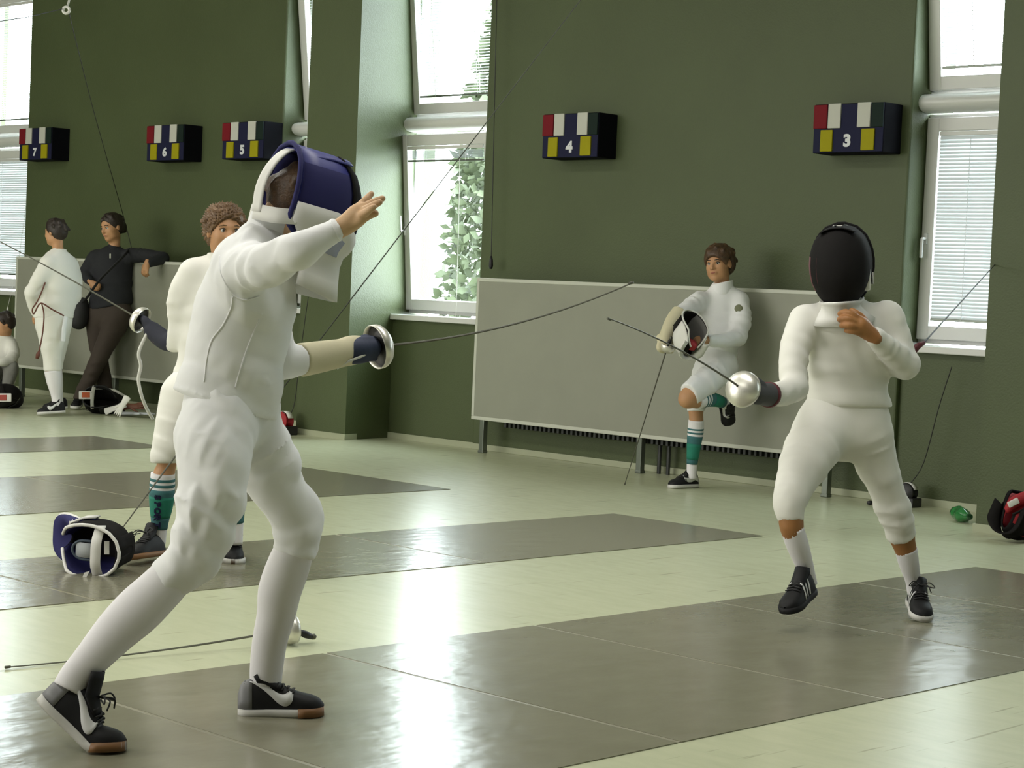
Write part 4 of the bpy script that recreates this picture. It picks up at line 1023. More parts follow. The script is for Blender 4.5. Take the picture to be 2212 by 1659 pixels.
shoe(B, PX(352, 1203, 8.22), PX(280, 1213, 7.98), PX(344, 1160, 8.22), .09, .078, sole_c=gum_m, loops=True, tongue_h=.02)
shoe(B, PX(506, 1205, 8.40), PX(503, 1222, 8.16), PX(508, 1165, 8.40), .09, .078, sole_c=gum_m, toe_c=sole_white_m)
F = Field(.004, .015); F.chain(*limb(d0, [(378, 738, .13, 22), (362, 738, .16, 21), (346, 728, .19, 21), (330, 714, .21, 19)]), k=.01)
for i, q in enumerate((-11, -3, 5, 13)): F.chain(*limb(d0, [(330 + q * .3, 714 + q, .20, 8), (318 + q * .4, 702 + q, .21, 8), (312 + q * .4, 698 + q, .235, 7)]), k=.006)
mesh_part('glove', F, mat('dark_navy_glove', (.014, .016, .030), .8), B)
epee('epee held behind the hidden boy, blade pointing up to the left edge', PX(300, 689, d0 + .26), PX(-60, 492, d0 + .55), bow=CU * .01, rad=.058, grip_len=.08)
wc = empty('cord', PX(325, 895, 8.6), 'white cord hanging from the dark glove of the hidden boy', 'cable')
build('cord', tube(cr([PX(322, 712, 8.34), PX(300, 760, 8.34), PX(304, 790, 8.35), PX(299, 820, 8.36), PX(306, 855, 8.38), PX(318, 885, 8.42), PX(330, 905, 8.45)], 6), .0075, 8), white_cord_m, wc, True)
epee('epee with its point resting in the blue lined mask', PX(400, 957, 8.0), PX(250, 1160, 7.86), rad=.055, grip_len=.08)

# ---------------------------------------------------------------- boy leaning on the board with a mask
d0 = 12.22
D = person(GND(1478, 1054), 'boy in white leaning on the grey board with one foot up, holding a mask')
TOR = limb(d0, [(1548, 800, .16, 34), (1549, 760, .17, 34), (1553, 720, .19, 36), (1557, 685, .21, 36), (1560, 650, .22, 30), (1560, 625, .22, 20)]); TW = [1.3, 1.32, 1.3, 1.4, 1.6, 1.3]
RUA = limb(d0, [(1512, 648, .17, 21), (1488, 666, .10, 20), (1462, 683, .03, 18)]); RFA = limb(d0, [(1462, 684, .03, 18), (1450, 700, .0, 16), (1442, 722, -.05, 14)])
LUA = limb(d0, [(1598, 650, .18, 21), (1603, 690, .12, 20), (1594, 730, .06, 19)]); LFA = limb(d0, [(1594, 728, .05, 19), (1562, 736, -.05, 16), (1527, 735, -.14, 13)])
LL = limb(d0, [(1562, 795, .12, 34), (1532, 820, .0, 30), (1497, 846, -.10, 27), (1488, 853, -.12, 26)])
RL = limb(d0, [(1528, 800, .14, 31), (1512, 840, .10, 24), (1505, 875, .09, 21), (1503, 888, .09, 20)])
RS = limb(d0, [(1504, 908, .09, 16.5), (1502, 935, .10, 17), (1498, 970, .11, 14), (1495, 1000, .12, 11.5), (1494, 1022, .12, 11), (1494, 1034, .12, 11)])
LS = limb(d0, [(1505, 868, -.08, 16), (1528, 862, -.01, 16.5), (1552, 866, .08, 13), (1567, 873, .15, 11.5), (1574, 880, .18, 11)])
KN = limb(d0, [(1496, 850, -.10, 21), (1485, 862, -.12, 20.5), (1500, 866, -.09, 15)]); SK = limb(d0, [(1503, 880, .09, 17), (1504, 912, .09, 14)])
F = Field(.008)
F.chain(*TOR, k=.035, wide=TW, side=CR, fold=fold_fn('t', .010, 9, 41)); F.chain(*RUA, k=.035, fold=fold_fn('a', .009, 14, 42)); F.chain(*LUA, k=.035, fold=fold_fn('a', .010, 14, 43))
F.chain(*LFA, k=.02, fold=fold_fn('a', .007, 16, 44), cut1=(LFA[0][-1], LFA[0][-1] - LFA[0][-2]))
F.plane(PX(1540, 786, d0), -CU * .97 - CR * .12); jD = mesh_part('jacket', F, suit_m, D)
def badge(name, root, o, x, y, r, m):
    me = o.data; mw = origin_of(o); T = BVHTree.FromPolygons([tuple(p.co) for p in me.vertices], [tuple(p.vertices) for p in me.polygons])
    h = T.ray_cast(Vector(CPOS - mw), Vector(ray(x, y)).normalized())
    if h[0] is not None:
        c = np.array(h[0]) + mw; n = np.array(h[1]); build(name, lathe(c - n * .004, n, [(0, r), (.006, r), (.0075, r * .9), (.0075, .0005)], 18), m, o, True)
badge('sleeve_badge', D, jD, 1595, 666, .026, mat('grey_green_badge', (.16, .17, .10), .8))
F = Field(.005, .02); cp = limb(d0, [(1560, 632, .21, 25), (1561, 610, .21, 23)]); F.chain(*cp, k=.01, n=3, cut1=(cp[0][-1], CU * .95 - CR * .2)); mesh_part('collar', F, suit_m, D)
F = Field(.008); F.chain(*limb(d0, [(1548, 775, .15, 33), (1546, 800, .15, 33)]), k=.03, wide=1.25, side=CR)
F.chain(*LL, k=.03, fold=fold_fn('l', .010, 10, 45), cut1=(LL[0][-1], LL[0][-1] - LL[0][-2])); F.chain(*RL, k=.03, fold=fold_fn('l', .008, 10, 46), cut1=(RL[0][-1], -CU)); mesh_part('breeches', F, suit_m, D)
for S_ in (RS, LS):
    so = sock_tube(D, *S_, sock_m)
    for a, b_, mm in ((.13, .155, tealdk_m), (.185, .21, tealdk_m), (.24, .62, tealdk_m), (.33, .54, teal_m)):
        sock_tube(so, *S_, mm, a, b_, .0015 if mm is tealdk_m else .0022, 'sock_band')
hc = PX(1553, 571, d0 + .21); hf = -CR * .55 - CF * .83 - CU * .02
HF, HL, HA = head_field(.005, hc, hf, CU * .99 - CR * .05, .225, PX(1562, 630, d0 + .22), .048)
lh = curled_hand(LFA[0][-1], nz(PX(1500, 733, d0 - .20) - LFA[0][-1]), CU * .6 - CF * .6, .08, .0035)
body_mesh(D, HF, [(*sc(TOR, .8, 1), dict(wide=TW[1:], side=CR)), sc(RUA, .7), sc(RFA, .7), sc(LUA, .7), sc(LFA, .7), sc(LL, .75, 0, -1), sc(RL, .75, 0, -1), sc(RS, .8, 0, -1), sc(LS, .8, 0, -1), KN, SK], [lh])
add_face(D, HL, HA, .225, hair_m)
hair_mesh(HL, HA, .225, .005, hair2_m, D, fringe=-.01, nape=-.42, side=.6, seed=12, thickn=.10)
shoe(D, PX(1506, 1054, 12.40), PX(1446, 1056, 12.26), PX(1498, 1025, 12.38), .092, .080, mark='band', mark_side=-1, sole_c=sole_white_m)
shoe(D, PX(1562, 872, 12.44), PX(1574, 922, 12.43), PX(1585, 872, 12.30), .090, .078, mark='band', mark_side=1, sole_c=shoe_m)
F = Field(.004, .015); g = limb(d0, [(1470, 676, .05, 20), (1455, 695, .01, 18.5), (1442, 722, -.05, 16.5), (1436, 738, -.08, 15)]); F.chain(*g, k=.01, cut0=(g[0][0], g[0][0] - g[0][1]))
for q in (-10, -3, 4, 11): F.chain(*limb(d0, [(1434 + q * .8, 738 + abs(q) * .2, -.09, 6.5), (1434 + q, 752, -.11, 6.5), (1440 + q * .9, 758, -.09, 6)]), k=.006)
F.chain(*limb(d0, [(1448, 735, -.08, 7), (1454, 748, -.10, 6.5), (1450, 757, -.11, 5.5)]), k=.006); F.chain(*limb(d0, [(1426, 730, -.07, 9), (1440, 728, -.06, 12), (1452, 732, -.06, 9)]), k=.01)
mesh_part('glove', F, cream_m, D)
epee('epee of the boy by the board, point resting on the floor', PX(1441, 752, d0 - .11), PX(1349, 1048, 12.34), rad=.045, grip_len=.08, blade_r=.0045)
# his mask, held against the hip with the opening up
o = PX(1487, 722, d0 - .20); mh = empty('fencing_mask', o, 'black mask with white bib and red lining held by the boy at the board', 'mask')
LMh = mask_parts(mh, o, CF * .55 - CU * .62 - CR * .42, CU * .70 + CF * .62 - CR * .25, .86, mesh_m, grey_lining_m, bib_m, bib_len=.02, rim_c=bib_m, tongue=False, strap=False, bib_side=.35)
build('chin_pad', lathe(LMh(.0, .03, -.085), nz(LMh(0, -.1, -.04) - LMh(0, .03, -.085)), [(-.02, .004), (-.015, .040), (0.015, .046), (.035, .030), (.040, .002)], 14), red_cloth_m, mh, True)

# ---------------------------------------------------------------- woman in black
d0 = 16.95
E_ = person(GND(200, 866), 'dark haired woman in black top and brown trousers, elbow on the board')
TOR = limb(d0, [(238, 690, .0, 31), (239, 655, .0, 31), (241, 620, .0, 29), (241, 585, .0, 29), (243, 556, .0, 22), (246, 540, .0, 13)]); TW = [1.55, 1.55, 1.5, 1.6, 1.8, 1.4]
RUA = limb(d0, [(206, 556, .0, 17), (193, 575, .02, 15.5), (185, 592, .02, 14)]); RFA = limb(d0, [(185, 590, .02, 14), (190, 602, -.06, 11), (197, 610, -.14, 8)])
LUA = limb(d0, [(282, 552, -.03, 17), (316, 552, -.15, 15), (352, 557, -.28, 13)]); LFA = limb(d0, [(353, 558, -.28, 13), (334, 564, -.36, 11.5), (317, 570, -.43, 9)])
LL = limb(d0, [(258, 680, -.04, 29), (240, 720, -.10, 25), (218, 765, -.14, 20), (195, 815, -.10, 17.5), (174, 862, -.05, 17)])
RL = limb(d0, [(212, 680, .02, 27), (210, 720, .03, 23), (214, 760, .04, 19), (222, 810, .05, 17), (228, 848, .06, 17)])
F = Field(.009)
F.chain(*TOR, k=.035, wide=TW, side=CR, fold=fold_fn('t', .010, 7, 51)); F.chain(*RUA, k=.03, fold=fold_fn('a', .008, 10, 52)); F.chain(*LUA, k=.03, fold=fold_fn('a', .008, 10, 53))
F.chain(*RFA, k=.02, cut1=(RFA[0][-1], RFA[0][-1] - RFA[0][-2])); F.chain(*LFA, k=.02, cut1=(LFA[0][-1], LFA[0][-1] - LFA[0][-2]))
F.plane(PX(240, 664, d0), -CU + CR * .18); mesh_part('jacket', F, jacket_black_m, E_)
F = Field(.006, .02); cp = limb(d0, [(246, 545, .0, 17), (246, 533, .02, 15)]); F.chain(*cp, k=.01, n=3, cut1=(cp[0][-1], CU + CF * .5)); co = mesh_part('collar', F, jacket_black_m, E_)
build('zip_pull', obox(PX(238, 553, d0 - .155), (CR, CU, CF), (.006, .02, .004), .001), alu_m, co)
F = Field(.009); F.chain(*limb(d0, [(238, 655, .0, 28), (236, 685, .0, 29)]), k=.03, wide=1.5, side=CR)
F.chain(*LL, k=.03, fold=fold_fn('l', .010, 7, 54), cut1=(LL[0][-1], -CU)); F.chain(*RL, k=.03, fold=fold_fn('l', .010, 7, 55), cut1=(RL[0][-1], -CU)); mesh_part('trousers', F, trouser_m, E_)
hc = PX(241, 491, d0 - .02); hf = -CR * .62 - CF * .76 - CU * .22
HF, HL, HA = head_field(.006, hc, hf, CU - CR * .06, .235, PX(247, 545, d0), .05)
rh = curled_hand(RFA[0][-1], nz(CR * .75 - CU * .5 - CF * .1), -CF, .085, .0045)
lh = curled_hand(LFA[0][-1], nz(-CU * .95 - CR * .2), -CF - CR * .4, .09, .0045, curl=.4)
body_mesh(E_, HF, [(*sc(TOR, .8, 1), dict(wide=TW[1:], side=CR)), sc(RUA, .7), sc(RFA, .75), sc(LUA, .7), sc(LFA, .75), sc(LL, .72, 0, -1), sc(RL, .72, 0, -1)], [rh, lh])
add_face(E_, HL, HA, .235, hair_m)
def pony(F, L, H): F.chain([L(.0, -.46, .10), L(.04, -.56, -.05), L(.05, -.52, -.28), L(.06, -.46, -.45)], H * V(.13, .15, .12, .05), .02)
hair_mesh(HL, HA, .235, .006, hair_m, E_, fringe=.08, nape=-.30, seed=15, thickn=.045, extra=pony)
shoe(E_, PX(172, 878, 17.02), PX(160, 884, 16.80), PX(172, 862, 17.0), .085, .07, mark=None)
shoe(E_, PX(228, 864, 17.1), PX(216, 872, 16.88), PX(228, 850, 17.1), .085, .07)
bag = empty('shoulder_bag', PX(170, 705, d0 - .1), 'black shoulder bag hanging at the hip of the woman', 'bag')
F = Field(.008, .03); F.chain(*limb(d0, [(178, 655, -.06, 13), (172, 680, -.07, 19), (170, 695, -.07, 17)]), k=.03, wide=[1.0, 1.05, 1.1], side=CR); mesh_part('bag_body', F, black_m, bag)
build('bag_strap', tube(cr([PX(178, 655, d0 - .1), PX(190, 640, d0 - .19), PX(215, 605, d0 - .23), PX(245, 575, d0 - .22), PX(272, 548, d0 - .16), PX(280, 538, d0 - .02)], 5), .014, 6, flat=.3), black_m, bag, True)

# ---------------------------------------------------------------- boy with his back half turned
d0 = 16.05
FB = person(GND(112, 899), 'boy in white with red body wire at his hip, turned away at the left board')
TOR = limb(d0, [(114, 705, .0, 40), (117, 672, .0, 40), (122, 635, .0, 39), (126, 600, .0, 37), (126, 570, .0, 30), (125, 550, .0, 17)]); TW = [1.15, 1.15, 1.2, 1.3, 1.45, 1.3]
sdF = nz(CR * .5 + CF * .85)
LUA = limb(d0, [(103, 573, -.12, 19), (86, 602, -.16, 18), (70, 632, -.15, 16.5)]); LFA = limb(d0, [(70, 631, -.15, 16), (72, 655, -.10, 14), (78, 678, -.06, 10)])
RUA = limb(d0, [(150, 572, .12, 19), (160, 605, .14, 18), (160, 640, .10, 15)]); RFA = limb(d0, [(160, 640, .10, 15), (140, 665, .0, 12), (118, 670, -.1, 9)])
LL = limb(d0, [(112, 690, -.03, 36), (112, 735, -.04, 28), (113, 780, -.04, 20), (113, 802, -.04, 19)]); RL = limb(d0, [(122, 690, .06, 34), (122, 735, .08, 26), (118, 780, .08, 19), (117, 798, .08, 18)])
LS = limb(d0, [(113, 800, -.04, 17.5), (117, 825, -.03, 16), (121, 855, -.02, 10.5), (123, 880, -.02, 9.5)]); RS = limb(d0, [(117, 796, .08, 16.5), (121, 825, .1, 15), (126, 855, .12, 10), (128, 876, .12, 9)])
F = Field(.009); F.chain(*TOR, k=.035, wide=TW, side=sdF, fold=fold_fn('t', .010, 7, 61)); F.chain(*LUA, k=.035, fold=fold_fn('a', .01, 10, 62)); F.chain(*LFA, k=.02, cut1=(LFA[0][-1], LFA[0][-1] - LFA[0][-2])); F.chain(*RUA, k=.03); F.chain(*RFA, k=.02)
F.plane(PX(114, 688, d0), -CU); mesh_part('jacket', F, suit2_m, FB)
F = Field(.006, .02); cp = limb(d0, [(126, 558, .0, 19), (127, 538, .0, 16.5)]); F.chain(*cp, k=.01, n=3, cut1=(cp[0][-1], CU)); mesh_part('collar', F, suit2_m, FB)
F = Field(.009); F.chain(*limb(d0, [(115, 670, .0, 35), (115, 700, .0, 35)]), k=.03, wide=1.12, side=sdF); F.chain(*LL, k=.03, fold=fold_fn('l', .010, 8, 63), cut1=(LL[0][-1], -CU)); F.chain(*RL, k=.03, cut1=(RL[0][-1], -CU)); mesh_part('breeches', F, suit2_m, FB)
sock_tube(FB, *LS, sock_m); sock_tube(FB, *RS, sock_m)
hc = PX(119, 502, d0); hf = -CR * .90 + CF * .38 - CU * .05
HF, HL, HA = head_field(.006, hc, hf, CU, .205, PX(126, 556, d0), .046)
lh = curled_hand(LFA[0][-1], nz(-CU * .9 - CR * .35), -CR - CF * .3, .08, .0045)
body_mesh(FB, HF, [(*sc(TOR, .8, 1), dict(wide=TW[1:], side=sdF)), sc(LUA, .7), sc(LFA, .75), sc(RUA, .7), sc(RFA, .7), sc(LL, .75), sc(RL, .75), sc(LS, .8, 0, -1), sc(RS, .8, 0, -1)], [lh])
add_face(FB, HL, HA, .205, hair_m); hair_mesh(HL, HA, .205, .006, hair_m, FB, fringe=.2, nape=-.34, seed=17)
shoe(FB, PX(141, 893, 16.05), PX(80, 897, 15.96), PX(128, 872, 16.03), .085, .075, mark='tick', mark_side=-1)
shoe(FB, PX(146, 884, 16.22), PX(92, 887, 16.16), PX(134, 864, 16.2), .085, .075)
build('waist_strap', tube([PX(142, 684, d0 - .1), PX(138, 710, d0 - .12), PX(137, 737, d0 - .12)], .020, 6, flat=.3), suit_m, FB)
bw = empty('body_wire', PX(90, 760, d0 - .2), 'red brown body wire looped at the hip of the boy turned away', 'cable')
b = MB()
b.add(tube(cr([PX(98, 610, d0 - .19), PX(86, 640, d0 - .22), PX(78, 655, d0 - .24), PX(70, 668, d0 - .24), PX(73, 678, d0 - .24), PX(84, 658, d0 - .25), PX(93, 656, d0 - .25), PX(112, 668, d0 - .22), PX(138, 682, d0 - .16)], 5), .0065, 6))
b.add(tube(cr([PX(90, 655, d0 - .25), PX(95, 680, d0 - .24), PX(92, 720, d0 - .24), PX(84, 762, d0 - .24)], 5), .0065, 6))
build('wire', b.vf(), brown_cord_m, bw, True)
build('plug', tube([PX(85, 758, d0 - .24), PX(82, 766, d0 - .24), PX(80, 775, d0 - .24)], [.008, .018, .014], 8), brown_cord_m, bw, True)

# ---------------------------------------------------------------- boy sitting at the left edge
d0 = 17.2
G = person(PX(10, 846, 17.2), 'dark haired boy in pale clothes sitting low at the far left edge of the photo')
TOR = limb(d0, [(-6, 815, .12, 34), (-4, 785, .08, 34), (0, 755, .04, 31), (4, 735, .02, 20)]); TW = [1.2, 1.2, 1.35, 1.3]
UA = limb(d0, [(24, 748, -.02, 14), (28, 765, -.10, 13), (20, 780, -.2, 12)]); FA = limb(d0, [(20, 780, -.2, 12), (4, 782, -.28, 10), (-12, 780, -.3, 8)])
LL = limb(d0, [(8, 822, .02, 22), (22, 800, -.14, 18), (24, 795, -.2, 16), (20, 815, -.2, 14), (12, 842, -.18, 11)]); L2 = limb(d0, [(-16, 822, .02, 22), (-14, 800, -.2, 17), (-18, 845, -.2, 11)])
F = Field(.009); F.chain(*TOR, k=.03, wide=TW, side=CR, fold=fold_fn('t', .010, 8, 71)); F.chain(*UA, k=.03, fold=fold_fn('a', .008, 12, 72)); F.chain(*FA, k=.02); mesh_part('jacket', F, suit2_m, G)
F = Field(.009); F.chain(*LL, k=.02, fold=fold_fn('l', .008, 10, 73)); F.chain(*L2, k=.02); gt = mat('grey_trousers', (0.20, 0.20, 0.18), .9); mesh_part('trousers', F, gt, G)
hc = PX(9, 700, d0 - .02); hf = -CR * .86 - CF * .45 - CU * .25
HF, HL, HA = head_field(.006, hc, hf, CU, .195, PX(8, 742, d0 + .02), .045)
body_mesh(G, HF, [(*sc(TOR, .75), dict(wide=TW, side=CR)), sc(UA, .7), sc(FA, .7), sc(LL, .7, 0, -1)], [curled_hand(FA[0][-1], -CR, CU, .08, .005)])
add_face(G, HL, HA, .195, hair_m); hair_mesh(HL, HA, .195, .006, hair_m, G, fringe=.2, nape=-.30, seed=19)
shoe(G, PX(14, 850, 17.05), PX(-12, 856, 16.92), PX(14, 838, 17.05), .085, .07)

# ================================================================== THINGS ON THE FLOOR AND HANGING CORDS
# blue lined mask, opening towards the camera
o = PX(205, 1180, 7.80); o[2] = .108
mk = empty('fencing_mask', V(o[0], o[1], 0), 'mask with dark blue lining lying open on the narrow piste', 'mask')
LM = mask_parts(mk, o, CF * .90 + CU * .12 + CR * .18, CR * .97 - CF * .16 - CU * .10, 1.06, mesh_m, lining_m, bib_m, rim_c=bib_m, tongue=False, strap=False, bib_len=.085, bib_side=.30, egg=.03, bib_lining=lining_m, wrap=1.08)
P = cr([LM(-.10, -.085, .055), LM(-.05, -.120, .055), LM(0, -.125, .055), LM(.05, -.120, .055), LM(.10, -.085, .055)], 4)
build('back_strap', thick(grid([[p + CR * x for x in (-.020, 0, .020)] for p in P]), .004), bib_m, mk, True)
sp = cr([LM(-.035, -.085, .045), LM(-.035, -.090, -.015), LM(-.02, -.092, -.042), LM(0, -.093, -.050), LM(.02, -.092, -.042), LM(.035, -.090, -.015), LM(.035, -.085, .045)], 5)
build('spring_tongue', tube(sp, .0055, 8), mat('blue_grey_tape', (.05, .07, .10), .6), mk, True)
build('tongue_pad', thick(grid([[LM(x, -.088, z) for x in (-.028, 0, .028)] for z in (-.036, 0, .045)]), .006), mat('pale_grey_pad', (.40, .42, .44), .7), mk, True)
build('size_label', obox(LM(-.022, -.098, .088), (CR, CU, CF), (.010, .026, .003), .001), bib_m, mk)
# epee lying on the floor
tp = GND(10, 1446); tp[2] = .006; gd = PX(622, 1376, 6.42); gd[2] = .052
epee('epee lying on the pale floor behind the legs of the near fencer', gd, tp, bow=V(0, 0, -.012), rad=.050, grip_len=.09, grip_bend=(0, 0, -.035))
# black mask and loose kit by the woman
o = PX(218, 872, 16.55); o[2] = .098
m2 = empty('fencing_mask', V(o[0], o[1], 0), 'black mask with orange label lying on the floor at the feet of the woman', 'mask')
L2_ = mask_parts(m2, o, -CU * .42 + CF * .88, -CR, 1.0, mesh_m, black_m, black_m, rim_c=black_m, tongue=False, strap=False, bib_len=.06, egg=.05)
build('white_edge', tube([L2_(.10, -.06, .045), L2_(.105, -.05, -.03), L2_(.09, -.03, -.12), L2_(.06, .0, -.19)], .011, 7), bib_m, m2, True)
build('back_strap', tube(cr([L2_(-.105, -.09, .045), L2_(-.06, -.125, .045), L2_(0, -.135, .045), L2_(.06, -.125, .045), L2_(.105, -.09, .045)], 4), .017, 8, flat=.3), bib_m, m2, True)
lb = build('label', obox(L2_(.0, -.135, .105), (CR, CU, CF), (.056, .034, .006), .006), bib_m, m2, True)
build('label_print', obox(L2_(.0, -.142, .100), (CR, CU, CF), (.034, .022, .003), .002), orange_m, lb)
o = PX(8, 858, 16.7); o[2] = .10
m3 = empty('fencing_mask', V(o[0], o[1], 0), 'black mask with red label on the floor at the far left edge', 'mask')
L3 = mask_parts(m3, o, CR * .9 + CU * .35, -CF * .95 + CU * .25, 1.0, mesh_m, black_m, black_m, rim_c=mesh_m, tongue=False, strap=False, bib_len=.04, egg=.05)
lc = PX(8, 859, 16.52)
lb = build('label', obox(lc, (CR, CU, CF), (.066, .036, .006), .006), bib_m, m3, True)
build('label_print', obox(lc - CF * .008 - CR * .014, (CR, CU, CF), (.040, .024, .003), .002), mat('red_label', (.32, .045, .03), .6), lb)
def flat_glove(name, label, c, d, n, m, s=1.0, cat='glove'):
    F = Field(.004, .015); d = nz(d); n = nz(n - d * (n @ d)); b = np.cross(d, n); Q = lambda x, y, z=0: c + s * (x * d + y * b + z * n)
    F.chain([Q(-.16, 0), Q(-.08, 0), Q(0, 0), Q(.05, 0)], s * V(.017, .016, .014, .013), .01, wide=[3.2, 2.8, 2.6, 3.0], side=b)
    for i, y in enumerate((.032, .011, -.011, -.032)): F.chain([Q(.05, y), Q(.10 + .01 * (i in (1, 2)), y * 1.25), Q(.13, y * 1.3, -.004)], s * V(.011, .010, .008), .006)
    F.chain([Q(-.01, .035), Q(.03, .065), Q(.06, .078)], s * V(.012, .011, .008), .008)
    return build(name, smooth_mesh(F.mesh(), 1), m, None, True, base=c - V(0, 0, c[2]), label=label, cat=cat)
flat_glove('fencing_glove', 'white glove lying on the black mask with orange label', PX(252, 880, 16.35), CR * .85 + CU * .32, -CF + CU * .5, bib_m, .62)
c = PX(262, 893, 16.2); c[2] = .085; flat_glove('fencing_glove', 'cream glove drooping to the floor right of the black mask with orange label', c, -CR * .45 - CU * .8 - CF * .1, -CF, suit2_m, .6)
c = PX(288, 880, 16.4); c[2] = .085; flat_glove('fencing_glove', 'brown and white glove on the loose kit between the woman and the hidden boy', c, CR + CU * .05 - CF * .1, CU * .7 - CF, mat('brown_leather', (.13, .045, .022), .6), .75)
c = PX(300, 893, 16.3); c[2] = .03; flat_glove('fencing_glove', 'grey glove flat on the floor, rightmost of the loose kit by the woman', c, CR * .9 - CF * .4, CU, mat('pale_grey_pad', (.40, .42, .44), .7), 1.0)
# mask at the right edge, opening upwards
o = PX(2212, 1112, 10.25)
m4 = empty('fencing_mask', V(o[0], o[1], 0), 'black mask with red lining at the right edge of the photo beside the pier', 'mask')
o2 = o.copy(); o2[2] = .135
L4 = mask_parts(m4, o2, -CU * .93 - CR * .28 + CF * .1, CR * .75 + CF * .6 - CU * .2, 1.0, mesh_m, red_cloth_m, mesh_m, rim_c=mesh_m, tongue=False, strap=False, bib_len=.03, bib_side=.1)
F = Field(.005, .02); F.chain([PX(2178, 1100, 10.2), PX(2192, 1086, 10.2), PX(2222, 1074, 10.22)], [.022, .034, .038], .01); build('red_pad', F.mesh(), red_cloth_m, m4, True)
build('white_patch', obox(PX(2189, 1086, 10.145), (CR * .9 + CU * .45, CU * .9 - CR * .4, CF), (.030, .016, .006), .004), bib_m, m4, True)
# cord reels
def reel(label, c, s, drum, top, cordpts):
    r = empty('cord_reel', c, label, 'cord reel')
    build('housing', box(c[0] - .07 * s, c[0] + .07 * s, c[1] - .05 * s, c[1] + .05 * s, 0.0, .055 * s, .006), grip_m, r)
    build('drum', lathe(c + V(0, -.035 * s, .085 * s), (0, 1, 0), [(0, .004), (0, .055 * s), (.008, .058 * s), (.012, .04 * s), (.05 * s, .04 * s), (.054 * s, .058 * s), (.062 * s, .055 * s), (.062 * s, .004)], 20), drum, r, True)
    build('cover', thick(grid([[c + V(.062 * s * math.cos(a), y * s, .085 * s + .062 * s * math.sin(a)) for a in np.linspace(.35, 2.8, 10)] for y in (-.02, .02)]), .004), top, r, True)
    build('cord', tube(cordpts, .0032, 6), cord_m, r)
c = GND(1968, 1093); c[1] = 10.10
reel('dark cord reel with a pale cover under the right window', c, 1.0, grip_m, bib_m, cr([c + V(0, 0, .12), ONY(1995, 1000, 10.12), ONY(2028, 880, 10.15), ONY(2056, 792, 10.17)], 5))
c = GND(628, 938); c = c * V(1, 0, 0) + V(0, 9.60, 0)
reel('red cord reel standing at the foot of the green pier', c, 1.25, red_cloth_m, suit2_m, cr([c + V(0, -.02, .14), PX(634, 880, 15.2), PX(648, 770, 15.1), PX(666, 640, 15.0), PX(700, 400, 14.9)], 5))
build('lead_coil', tube(cr([c + V(.14 * math.cos(a) - .05, -.12 + .05 * math.sin(a), .012 + .002 * a) for a in np.linspace(0, 12, 30)], 2), .006, 6), brown_cord_m, None, True, label='brown lead coiled on the floor beside the red cord reel', cat='cable')
# green bottle lying by the baseboard
c = PX(2078, 1108, 11.05); c[2] = .044; ax = nz(V(.80, -.55, 0) * .9)
bo = empty('plastic_bottle', c * V(1, 1, 0), 'green plastic bottle lying on its side near the right pier', 'bottle')
prof = [(-.085, .004), (-.084, .030), (-.078, .040), (-.05, .042), (-.045, .039), (-.02, .039), (-.015, .042), (.02, .042), (.05, .036), (.075, .018), (.085, .0135), (.10, .0135)]
v, f = lathe(c, ax, prof, 20); v = np.array(v); v += .004 * np.sin(v @ V(90, 70, 110))[:, None] * V(.3, .3, 1); build('bottle_body', (v, f), green_bottle_m, bo, True)
build('bottle_cap', lathe(c + ax * .098, ax, [(-.004, .004), (-.004, .0165), (.014, .0165), (.016, .003)], 14), mat('dark_green_cap', (.01, .06, .02), .4), bo)
c = GND(1881, 1091) + V(0, 0, .014); pl = empty('cable_plug', c * V(1, 1, 0), 'small black plug on the floor behind the far fencer', 'plug')
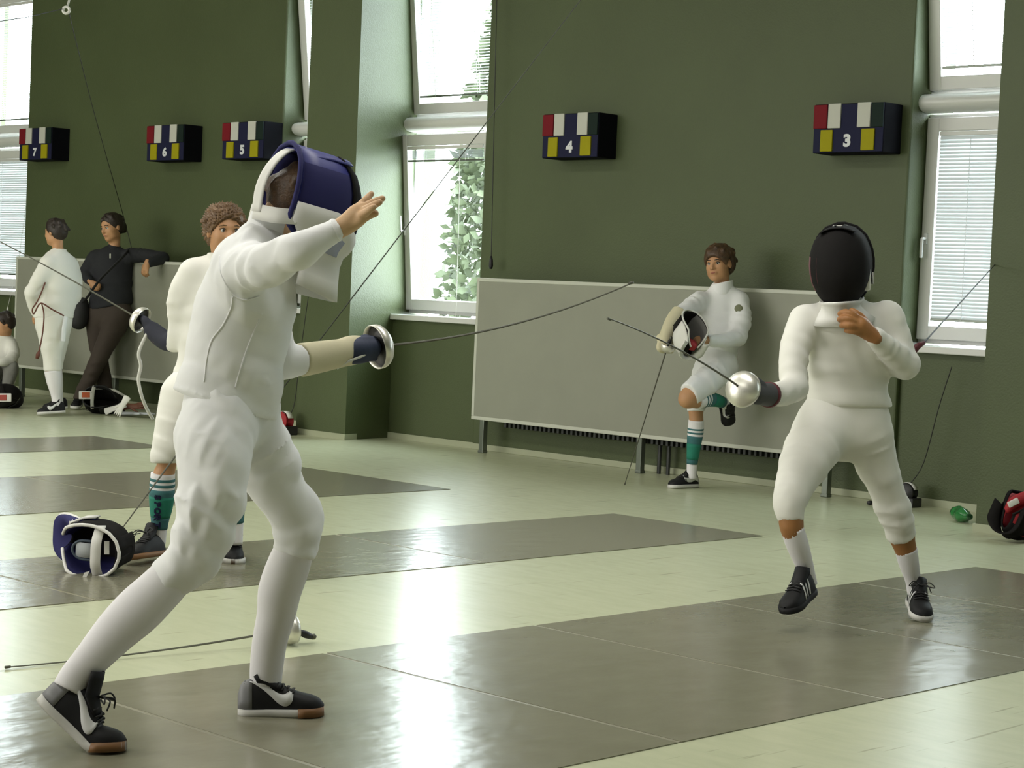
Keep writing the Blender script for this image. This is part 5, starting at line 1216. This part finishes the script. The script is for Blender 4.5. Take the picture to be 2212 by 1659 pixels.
build('plug_body', tube([c - CR * .022, c - CR * .005, c + CR * .018], [.010, .015, .009], 10), grip_m, pl, True); build('pins', tube([c + CR * .016, c + CR * .03], .004, 6), blade_m, pl)
c = GND(184, 1248) + V(0, 0, .0075); build('paper_scrap', thick(([c + CR * .018 + CU * .02, c - CR * .004 + CU * .012, c - CR * .014 - CU * .012, c + CR * .004 - CU * .006], [(0, 1, 2, 3)]), .001), bib_m, None, label='white paper scrap on the narrow piste below the blue lined mask', cat='scrap')
# overhead cords
def cord(label, P, r=.0035, m=cord_m, cat='cable', name='hanging_cord'):
    return build(name, tube(P, r, 6), m, None, True, label=label, cat=cat)
cord('long taut cord rising from behind the near fencer past the middle window', [PX(560, 905, 5.35), PX(905, 455, 6.6), PX(1250, 5, 7.9), PX(1420, -215, 8.6)], .0021, mat('grey_cord', (.055, .06, .045), .7, spec=.2))
hc_ = empty('hanging_cord', ONY(1061, 570, 10.12), 'dark hanging cord with a plug at its end, left of score box 4', 'cable')
build('cord', tube([ONY(1075, -90, 10.12), ONY(1061, 556, 10.12)], .0035, 6), cord_m, hc_)
build('plug', tube([ONY(1061, 553, 10.12), ONY(1061, 562, 10.12), ONY(1060.5, 574, 10.12), ONY(1060, 581, 10.12)], [.006, .014, .017, .011], 10), grip_m, hc_, True)
pu = empty('pulley', PX(143, 22, 14.5), 'white ring pulley hanging high at the upper left', 'pulley')
a = np.linspace(0, 2 * math.pi, 25); v, f = tube([PX(143, 22, 14.5) + .024 * (math.cos(t) * CR + math.sin(t) * CU) for t in a], .011, 8, cap=False); build('ring', (v, f), bib_m, pu, True)
build('strap', tube([PX(146, 12, 14.5), PX(153, -12, 14.5), PX(170, -80, 14.5)], .009, 6, flat=.4), bib_m, pu)
cord('thin dark cord running down from the ring pulley behind the woman', cr([PX(149, 28, 14.5), PX(163, 85, 14.7), PX(205, 250, 15.6), PX(266, 465, 17.2), PX(285, 540, 17.3)], 6), .0035)
cord('thin dark cord running left from the ring pulley', [PX(136, 19, 14.5), PX(60, 37, 14.1), PX(-40, 52, 13.6)], .0035)
